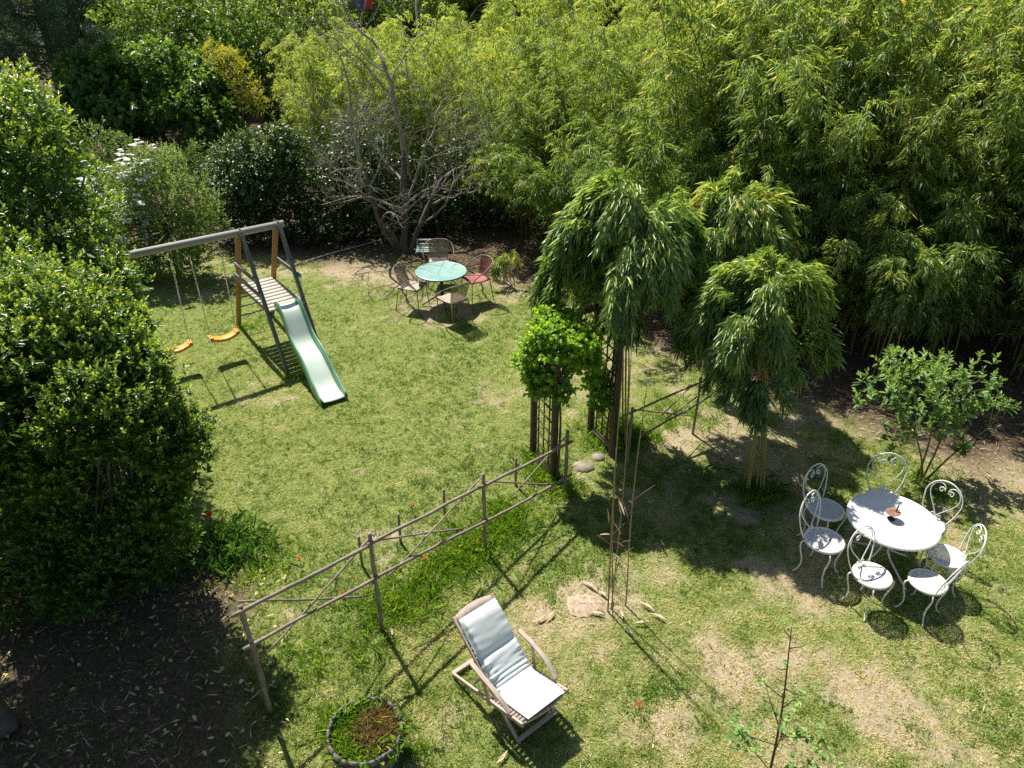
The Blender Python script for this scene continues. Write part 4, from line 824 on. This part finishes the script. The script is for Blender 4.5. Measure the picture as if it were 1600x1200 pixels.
for s in np.arange(0, seg[-1], .95):
    p0 = along(s); tdir = unit(along(min(s + .3, seg[-1])) - along(max(s - .3, 0))); back = np.array([-tdir[1], tdir[0]]); back = back if back[1] > 0 else -back
    for row, (off, kind) in enumerate(((0, 'f'), (1.15, 'a'), (2.4, 'a'), (3.9, 'b'), (5.3, 'b'))):
        q = p0 + back * (off + g.normal(0, .2)) + tdir * g.normal(0, .25)
        hs = {0: g.uniform(.72, 1.), 1: g.uniform(.80, .98), 2: g.uniform(.9, 1.06), 3: g.uniform(.92, 1.05), 4: g.uniform(.92, 1.05)}[row]
        if s > 6: hs *= (.84, 1.14, 1.2, 1.22, 1.22)[row]
        if s < 5: hs *= (.80, .90, .92, .94, .9)[row]
        if kind == 'f': key = 'f%d' % g.integers(3); rz = math.atan2(tdir[1], tdir[0]) + math.pi * (tdir[0] < 0) + g.normal(0, .4)
        else: key = kind + '%d' % g.integers(4 if kind == 'a' else 2); rz = g.uniform(0, 6.28)
        if row == 4 and (s < 7 or 7 < q[0] < 9.5): continue
        if row == 0: lab, gr = ('shaded bamboo on the front edge of the grove, behind the bare soil on the right', 'front edge bamboo at the right') if s > 8 else ('bamboo leaning out from the front edge of the grove, right of the turquoise table', 'front edge bamboo in the middle')
        elif row < 3: lab, gr = ('tall dark green bamboo in the thick of the grove at the right', 'inner bamboo at the right') if s > 8 else ('sunlit yellow green bamboo in the middle of the grove', 'inner bamboo in the middle')
        else: lab, gr = ('tall bamboo in the rearmost row at the top right', 'rear bamboo at the right') if s > 8 else ('pale sunlit bamboo in the rearmost row at the top middle', 'rear bamboo in the middle')
        if row == 0: nfr = globals().get('nfr', 0) + 1; lab = ORD[nfr - 1] + ' arching bamboo along the front edge of the grove, counted from the turquoise table end'
        used_place(PR, key, (*q, 0), rz, hs, label=lab, cat='bamboo', group=gr)
for i in range(30):
    x = -8.2 + (i % 10) * .98 + g.normal(0, .2); yv = 21.3 + (i // 10) * 1.7 + g.normal(0, .25)
    if x < -.27 * yv: continue
    used_place(PR, 'b%d' % g.integers(2), (x, yv, 0), g.uniform(0, 6.28), g.uniform(.74, .9), label='yellow green bamboo behind the bare tree, top centre left', cat='bamboo', group='bamboo behind the bare tree')
for i in range(26):
    x = -1 + (i % 13) * 1.35 + g.normal(0, .3); yv = 25.2 - .12 * x + (i // 13) * 2.2 + g.normal(0, .3)
    if 9.3 < x < 12.6: continue
    used_place(PR, 'b%d' % g.integers(2), (x, yv, 0), g.uniform(0, 6.28), g.uniform(.9, 1.05), label='far pale bamboo in the top strip of the picture beyond the grove', cat='bamboo', group='far bamboo beyond the grove')

# ---- weeping bamboos on the lawn ---------------------------------------------
cA = Y(970, 470, 9.35); dome_bamboo(cA, G(958, 690), .92, 3.78, .62, 51, n_spray=430, stems=9, leafL=.18, leafW=.028, label='largest weeping bamboo, drooping over the right side of the arbor')
cB = Y(1182, 560, 8.4); dome_bamboo(cB, G(1185, 772), .75, 3.12, .40, 52, n_spray=380, stems=7, leafL=.175, leafW=.027, label='weeping bamboo with yellow culms left of the white table set')
cC = Y(1140, 380, 10.6); dome_bamboo(cC, cC * [1, 1, 0] + [0, .1, 0], .78, 3.45, .8, 53, n_spray=230, leafL=.19, leafW=.028, stems=6, label='smaller weeping bamboo between the two nearest ones, set further back')
cD = Y(1420, 445, 10.9); dome_bamboo(cD, cD * [1, 1, 0], .42, 2.45, .5, 54, n_spray=70, stems=5, leafL=.15, label='low bamboo spray catching the sun against the dark grove, right')
cE = G(790, 440); dome_bamboo(cE, cE, .4, .6, .2, 55, n_spray=14, stems=9, leafL=.13, mat='weeping_leaf', label='low leafy bamboo shoots behind the red chair')

# ---- shrub by the white table ---------------------------------------------------
sb_ = G(1440, 748); DY = 8.4
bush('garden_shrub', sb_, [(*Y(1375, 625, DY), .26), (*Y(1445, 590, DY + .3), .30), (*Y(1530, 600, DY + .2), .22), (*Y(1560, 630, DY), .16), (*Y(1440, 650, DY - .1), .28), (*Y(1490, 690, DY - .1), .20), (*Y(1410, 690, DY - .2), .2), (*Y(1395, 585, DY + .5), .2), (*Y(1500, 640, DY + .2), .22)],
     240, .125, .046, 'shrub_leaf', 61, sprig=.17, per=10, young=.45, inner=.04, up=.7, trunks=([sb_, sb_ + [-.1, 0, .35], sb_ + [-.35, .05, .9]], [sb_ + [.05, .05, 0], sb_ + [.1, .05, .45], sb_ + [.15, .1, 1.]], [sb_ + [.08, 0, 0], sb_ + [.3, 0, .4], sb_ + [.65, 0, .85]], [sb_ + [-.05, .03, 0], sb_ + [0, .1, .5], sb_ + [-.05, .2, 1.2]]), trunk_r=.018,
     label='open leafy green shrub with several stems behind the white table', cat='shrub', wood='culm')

# ---- big glossy tree on the left, close to the camera -------------------------------
def lob(*L): return [(*Y(a, b, D), *r) for a, b, D, *r in L]
bt = G(60, 900)
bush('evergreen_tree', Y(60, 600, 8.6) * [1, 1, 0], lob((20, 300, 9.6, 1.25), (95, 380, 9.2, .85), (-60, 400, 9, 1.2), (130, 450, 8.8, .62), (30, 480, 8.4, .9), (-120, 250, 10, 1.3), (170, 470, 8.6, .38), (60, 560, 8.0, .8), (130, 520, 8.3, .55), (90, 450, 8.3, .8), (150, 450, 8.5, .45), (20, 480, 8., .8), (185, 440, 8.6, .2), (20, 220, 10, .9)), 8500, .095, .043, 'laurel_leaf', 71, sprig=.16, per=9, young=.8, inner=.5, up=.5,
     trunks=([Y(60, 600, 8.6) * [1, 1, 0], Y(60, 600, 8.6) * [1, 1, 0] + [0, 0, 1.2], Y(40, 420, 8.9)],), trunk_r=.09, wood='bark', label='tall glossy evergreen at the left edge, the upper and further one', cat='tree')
T2 = Y(130, 760, 6.6) * [1, 1, 0]
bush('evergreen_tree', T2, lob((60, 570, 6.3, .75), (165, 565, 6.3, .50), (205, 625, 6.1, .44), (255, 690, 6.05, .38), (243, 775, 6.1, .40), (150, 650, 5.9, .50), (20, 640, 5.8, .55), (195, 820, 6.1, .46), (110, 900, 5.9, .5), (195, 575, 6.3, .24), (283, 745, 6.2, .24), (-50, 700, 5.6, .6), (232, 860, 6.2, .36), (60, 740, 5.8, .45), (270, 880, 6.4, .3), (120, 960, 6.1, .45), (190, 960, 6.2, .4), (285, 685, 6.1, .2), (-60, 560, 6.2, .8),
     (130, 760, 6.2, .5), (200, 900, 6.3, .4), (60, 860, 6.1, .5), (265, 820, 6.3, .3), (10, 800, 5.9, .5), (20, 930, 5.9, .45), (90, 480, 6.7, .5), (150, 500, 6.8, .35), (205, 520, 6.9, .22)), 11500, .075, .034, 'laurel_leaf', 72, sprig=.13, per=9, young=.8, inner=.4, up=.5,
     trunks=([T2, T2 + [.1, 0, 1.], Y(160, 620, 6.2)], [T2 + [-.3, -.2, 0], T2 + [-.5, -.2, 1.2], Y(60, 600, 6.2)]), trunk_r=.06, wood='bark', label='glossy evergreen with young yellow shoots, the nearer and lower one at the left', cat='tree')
T3 = G(12, 1140)
bush('evergreen_tree', T3, [(-5.5, 5.3, 3.4, .95), (-5.7, 6.4, 3.4, .9), (-5.0, 3.9, 3.3, .95), (-4.9, 2.8, 3.3, .9), (-6.2, 4.2, 3.2, 1.2), (-4.6, 1.8, 3.4, .9)], 2600, .10, .046, 'laurel_leaf', 73, inner=.8, trunks=([T3, T3 + [-.25, .1, .7], T3 + [-1.4, .4, 2.4]],), trunk_r=.12, wood='bark',
     label='tree of which only the grey trunk shows in the lower left corner', cat='tree')

# ---- hedges and shrubs at the back ------------------------------------------------
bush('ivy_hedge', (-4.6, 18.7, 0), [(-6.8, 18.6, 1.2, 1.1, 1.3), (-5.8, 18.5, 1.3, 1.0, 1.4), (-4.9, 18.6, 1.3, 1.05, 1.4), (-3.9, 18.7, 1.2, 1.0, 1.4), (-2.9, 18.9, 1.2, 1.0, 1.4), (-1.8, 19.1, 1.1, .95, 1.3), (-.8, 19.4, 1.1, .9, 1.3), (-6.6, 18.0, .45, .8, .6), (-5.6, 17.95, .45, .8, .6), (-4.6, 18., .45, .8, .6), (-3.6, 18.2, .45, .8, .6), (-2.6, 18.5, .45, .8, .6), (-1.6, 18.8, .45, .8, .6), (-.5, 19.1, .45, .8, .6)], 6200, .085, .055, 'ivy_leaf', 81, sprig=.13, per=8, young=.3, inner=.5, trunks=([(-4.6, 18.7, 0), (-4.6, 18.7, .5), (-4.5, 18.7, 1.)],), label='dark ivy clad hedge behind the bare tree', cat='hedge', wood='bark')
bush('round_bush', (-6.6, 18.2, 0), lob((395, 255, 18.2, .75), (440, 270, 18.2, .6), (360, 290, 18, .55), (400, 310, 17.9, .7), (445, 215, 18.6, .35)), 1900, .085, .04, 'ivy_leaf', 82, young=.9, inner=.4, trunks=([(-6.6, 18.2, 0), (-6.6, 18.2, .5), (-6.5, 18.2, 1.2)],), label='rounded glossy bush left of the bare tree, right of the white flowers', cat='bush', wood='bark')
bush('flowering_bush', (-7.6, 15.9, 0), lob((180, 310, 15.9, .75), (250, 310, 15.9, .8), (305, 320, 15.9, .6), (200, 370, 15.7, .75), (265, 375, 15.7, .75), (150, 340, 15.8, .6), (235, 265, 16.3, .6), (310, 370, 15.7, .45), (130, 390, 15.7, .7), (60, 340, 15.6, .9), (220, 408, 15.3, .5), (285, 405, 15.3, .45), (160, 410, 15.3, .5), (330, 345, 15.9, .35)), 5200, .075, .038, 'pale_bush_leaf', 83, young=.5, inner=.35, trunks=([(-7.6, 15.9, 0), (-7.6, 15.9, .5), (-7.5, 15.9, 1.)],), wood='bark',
     flowers=(280, 'petal_white', .068, lambda p: p[0] < Y(245, 300, 15.9)[0] and p[1] < 16.3 and p[2] > .7), label='grey green bush dotted with white blossom behind the swings', cat='bush')
bush('low_bush', (-10.2, 21, 0), lob((110, 280, 19.5, .9), (170, 250, 20.5, .8), (225, 262, 21, .7), (290, 255, 21, .7), (60, 300, 19, .9)), 1800, .08, .035, 'broad_leaf', 84, young=.6, trunks=([(-10.2, 21, 0), (-10.2, 21, .5), (-10, 21, 1.)],), wood='bark', label='low green bush behind the white flowering one', cat='bush')
bush('large_leaved_tree', G(262, 262), lob((170, 120, 26, 1.3, .8), (250, 110, 26, 1.4, .85), (320, 130, 26, 1.2, .8), (140, 165, 25.5, 1.1, .7), (220, 170, 25, 1.3, .7), (300, 170, 25, 1.2, .7), (360, 150, 25.5, 1.0, .7), (110, 195, 25, .9, .5), (350, 190, 24.5, .8, .5), (190, 205, 24.5, .9, .5)), 3000, .26, .15, 'large_leaf', 85, sprig=.3, per=7, young=.3, inner=.22, up=.3,
     trunks=([G(262, 262), G(262, 262) + [.1, 0, 1.], Y(250, 170, 26)], [G(330, 255), G(330, 255) + [.1, 0, 1.], Y(330, 180, 25.5)], [G(120, 255), G(120, 255) + [-.2, 0, 1.], Y(120, 190, 25.5)]), trunk_r=.08, wood='bark', droop=.3, label='wide tree with large drooping leaves in the upper left', cat='tree')
bush('golden_shrub', (-8.4, 24.0, 0), lob((355, 100, 24, .45), (385, 140, 23.8, .5), (340, 80, 24.3, .3), (402, 165, 23.5, .35), (370, 118, 24, .4)), 420, .12, .035, 'yellow_leaf', 86, per=8, inner=.2, trunks=([(-8.4, 24.0, 0), (-8.3, 24., 1.2), Y(370, 130, 24)],), wood='bark', label='golden yellow shrub beside the large leaved tree', cat='shrub')
def pine(base, H, Rr, seed):
    g = np.random.default_rng(seed); root = empty('pine_tree', base, label='dark blue green pine in the top left corner', cat='tree')
    P = smoothpts([base, base + [.1, 0, H * .5], base + [0, 0, H]], 14); MB().tube(P, np.linspace(.2, .04, len(P)), 8).build('trunk', M['bark'], root, smooth=True); packs = []; lm = MB()
    for i in range(120):
        z = H * g.uniform(.24, 1.0); a = g.uniform(0, 6.28); L = Rr * (1.15 - .75 * (z / H)) * g.uniform(.6, 1.05); e = np.array([math.cos(a) * L, math.sin(a) * L, .32 * L]); q0 = base + [0, 0, z]; lm.tube([q0, q0 + e * .5 + [0, 0, -.08 * L], q0 + e], [.03, .02, .008], 4, cap=False)
        for s in np.linspace(.3, 1.05, 9):
            c0 = q0 + e * s + [0, 0, -.08 * L * math.sin(3.1 * s)] + g.normal(0, .12, 3); m = 46; ax = unit(e + [0, 0, .9 * L]); packs.append((c0 + g.normal(0, .1, (m, 3)), unit(ax * .8 + rdir(m, g)), rdir(m, g), .28 * g.uniform(.7, 1.1, m), .024, np.clip(g.normal(.45, .2, m) + .25 * (s - .6), 0, 1), False, .05))
    lm.build('limbs', M['bark'], root); leaf_obj('crown', packs, M['pine_needle'], root); return root
pine(Y(95, 150, 28) * [1, 1, 0], 9.0, 4.3, 91)

# background trees of three kinds
gt_ = np.random.default_rng(77)
def kind_tree(seed, mat, lf, H, Rr, nm):
    g = np.random.default_rng(seed); lobes = [(g.normal(0, Rr * .45), g.normal(0, Rr * .45), H * g.uniform(.42, .85), Rr * g.uniform(.42, .62)) for _ in range(10)]
    return bush(nm, (0, 0, 0), lobes, 2300, lf, lf * .5, mat, seed, sprig=lf * 1.6, per=7, young=.45, inner=.3, trunks=([(0, 0, 0), (.05, 0, H * .3), (0, 0, H * .6)],), trunk_r=.12, wood='bark')
KT = {'g': [kind_tree(401, 'broad_leaf', .15, 4.6, 2., 'leafy_tree'), False], 'p': [kind_tree(402, 'pale_bush_leaf', .15, 4.2, 1.9, 'leafy_tree'), False], 'y': [kind_tree(403, 'bamboo_leaf_far', .16, 4.6, 2., 'leafy_tree'), False]}
LB = {'g': 'fresh green leafy tree', 'p': 'greyish green leafy tree', 'y': 'yellow green leafy tree'}
spots = [('g', *Y(300, 40, 29)[:2], 1.08, 'right of the pine at the top'), ('g', *Y(400, 60, 27)[:2], 1.0, 'above the golden shrub'), ('y', *Y(250, 60, 32)[:2], 1.12, 'between the pine and the fresh green tree'), ('p', *Y(30, 140, 24.5)[:2], .62, 'under the left limbs of the pine'),
         ('g', *Y(60, 175, 23)[:2], .50, 'low beside the large leaved tree at the left edge'), ('p', *Y(-30, 250, 21.)[:2], .6, 'at the left edge above the tall evergreen'), ('y', *Y(470, 60, 31)[:2], 1.1, 'behind the bamboo at the top, left of centre')]
for k_, x, y_, s_, wh in spots: used_place(KT, k_, (x, y_, 0), gt_.uniform(0, 6), s_, label=LB[k_] + ' ' + wh, cat='tree')
for i in range(34):
    x = -30 + i * 1.9 + gt_.normal(0, .5); yv = 36 + (i % 2) * 4 + gt_.normal(0, 1); k_ = 'gpy'[i % 3]
    if 9 < x < 21 and yv < 38: yv += 6
    used_place(KT, k_, (x, yv, 0), gt_.uniform(0, 6), gt_.uniform(1.15, 1.45), label='distant ' + LB[k_] + ' in the row beyond the garden', cat='tree', group='distant %s trees' % LB[k_].split(' leafy')[0])
for k_ in KT:
    pass

# ---- small plants --------------------------------------------------------------------
ic = G(362, 858); g = np.random.default_rng(8); n = 420; q = ic + np.concatenate([g.normal(0, .22, (n, 2)), np.zeros((n, 1))], 1)
ir = leaf_obj('iris_clump', [(q, unit(g.normal(0, .45, (n, 3)) * [1, 1, 0] + [0, 0, 1.]), rdir(n, g), g.uniform(.22, .42, n), .024, np.clip(g.normal(.45, .2, n), 0, 1), True, .35)], M['iris_leaf']); tag(ir, 'clump of long strap shaped leaves beside the evergreen, by the red tulip', 'plant')
def flower(name, px, py, z, r, mat, lab, cat, grp=None, n=5, up=.45):
    T_ = G(px, py, z); o = empty(name, T_ * [1, 1, 0], label=lab, cat=cat)
    if grp: o['group'] = grp
    MB().tube([T_ * [1, 1, 0], T_ * [1, 1, .5] + [.01, 0, 0], T_], .004, 5).build('stem', M['iris_leaf'], o)
    A = np.arange(n) * 2 * np.pi / n; D = np.stack([np.cos(A), np.sin(A), np.full(n, up)], 1); leaf_obj('petals', [(np.repeat(T_[None], n, 0), D, np.tile([0, 0, 1.], (n, 1)), r, r * 1.1, np.linspace(0, 1, n), True, .0)], M[mat], o)
    A2_ = np.linspace(0, 2 * np.pi, 9)[:-1]; MB().lathe([(.0005, .008), (.006, .006), (.008, 0), (.0005, -.004)], 8, T_).build('heart', M['rust_dark'], o); return o
flower('tulip', 327, 806, .36, .055, 'petal_red', 'red tulip at the edge of the evergreen', 'flower', up=1.0)
flower('tulip', 360, 795, .38, .040, 'petal_yellow', 'pale yellow tulip above the iris leaves', 'flower', up=1.3)
PG = 'red poppies in the lawn'
for x, y_, lab in ((643, 790, 'red poppy beyond the fence, between the two middle stakes'), (467, 873, 'red poppy left of the fence near the iris clump'), (664, 872, 'red poppy behind the lower rail of the fence'), (538, 933, 'faint red poppy in the tall grass behind the fence, lower'), (534, 926, 'small orange red poppy in the tall grass beside another one'), (999, 1101, 'lone red poppy on the dry lawn right of the lounger')):
    flower('poppy', x, y_, .12, .028 if x != 534 else .02, 'petal_red', lab, 'poppy', PG)
# sapling in the lower right
S0, S1 = Y(1200, 1225, 3.78), Y(1237, 980, 3.95); S0 = np.array([S0[0], S0[1], 0]); g = np.random.default_rng(33)
sp0 = empty('sapling', S0, label='thin young tree with bare twigs and lobed leaves near its foot, lower right', cat='sapling'); P = smoothpts([S0, S0 * .5 + S1 * .5 + [.03, 0, 0], S1], 18); MB().tube(P, np.linspace(.014, .004, len(P)), 6).build('trunk', M['twig'], sp0, smooth=True)
b = MB(); ends = []
for i, s in enumerate(np.linspace(.12, .95, 15)):
    q = P[int(s * (len(P) - 1))]; a = i * 2.4; L = (.55 - .42 * s) * g.uniform(.7, 1.1); e = q + np.array([math.cos(a) * L, math.sin(a) * L, L * .75]); b.tube([q, (q + e) / 2 + [0, 0, -.02], e], [.006, .005, .002], 4); ends.append((q, e, s))
b.build('twigs', M['twig'], sp0)
packs = []
for q, e, s in ends:
    k = (17 if s < .42 else 2) if s < .6 else 1
    t_ = g.uniform(.3, 1.15, k)[:, None]; c0 = q + (e - q) * t_ + g.normal(0, .05, (k, 3)) * (1 if s < .5 else .4)
    D = unit(rdir(k, g) * [1, 1, .4]); S_ = np.stack([-D[:, 1], D[:, 0], D[:, 2] * 0], 1)
    for dv, l_ in ((D, 1.), (unit(D + S_ * .9), .8), (unit(D - S_ * .9), .8)): packs.append((c0, dv, np.tile([0, 0, 1.], (k, 1)) + rdir(k, g) * .3, .062 * l_, .036 * l_, np.clip(g.normal(.45, .2, k), 0, 1), True, .1))
leaf_obj('foliage', packs, M['shrub_leaf'], sp0)

# ---- house behind the grove, glimpsed through the bamboo --------------------------------
hs = empty('house', (14.5, 32, 0), label='pale grey rendered house glimpsed through the bamboo at the top right', cat='house')
MB().box((14.5, 34, 3.2), (5.2, 3.2, 3.2)).build('wall', M['plaster'], hs); rf = MB(); rf.add([(9, 30.4, 6.402), (20, 30.4, 6.402), (20, 37.6, 6.402), (9, 37.6, 6.402), (9.2, 34, 8.2), (19.8, 34, 8.2)], [(0, 1, 5, 4), (2, 3, 4, 5), (0, 3, 2, 1)], [(0, 4, 3), (1, 2, 5)]); rf.build('roof', M['roof_tile'], hs)
for x in (12.2, 16.8):
    wv = MB().box((x, 30.79, 4.6), (.55, .04, .65)).build('window', M['glass'], hs); f_ = MB()
    for a, c_ in (((x - .58, 30.77, 3.95), (x - .58, 30.77, 5.25)), ((x + .58, 30.77, 3.95), (x + .58, 30.77, 5.25))): f_.bar(a, c_, .07, .07, up=(1, 0, 0))
    for z in (3.92, 5.28): f_.bar((x - .62, 30.77, z), (x + .62, 30.77, z), .07, .07)
    f_.build('frame', M['table_white'], wv)
for x, mt, w_, lab in ((545, 'cloth_grey', .38, 'grey cloth hanging at the very top of the picture'), (558, 'cloth_blue', .2, 'dark blue cloth hanging between grey and red ones at the top'), (570, 'cloth_red', .3, 'red cloth hanging at the very top of the picture')):
    c0 = Y(x + 6, 2, 30); rows = [[c0 + np.array([dx * w_, .05 * math.sin(dx * 7 + z * 2), -z * .5 + .25]) for dx in np.linspace(-.5, .5, 7)] for z in np.linspace(0, 1, 6)]
    tag(MB().grid(rows).build('hanging_cloth', M[mt], None, smooth=True, thick=.01), lab, 'cloth', 'laundry on a line')
ln = [Y(440, 3, 30) + [0, 0, .25], Y(560, 0, 30) + [0, 0, .22], Y(650, 3, 30) + [0, 0, .25]]
co = empty('clothes_line', ln[0] * [1, 1, 0], label='clothes line on two posts holding the laundry at the top', cat='clothes line'); MB().tube(ln, .012, 5).build('line', M['rope'], co)
for q in (ln[0], ln[2]): MB().tube([q * [1, 1, 0], q], .035, 6).build('post', M['wood_grey'], co)
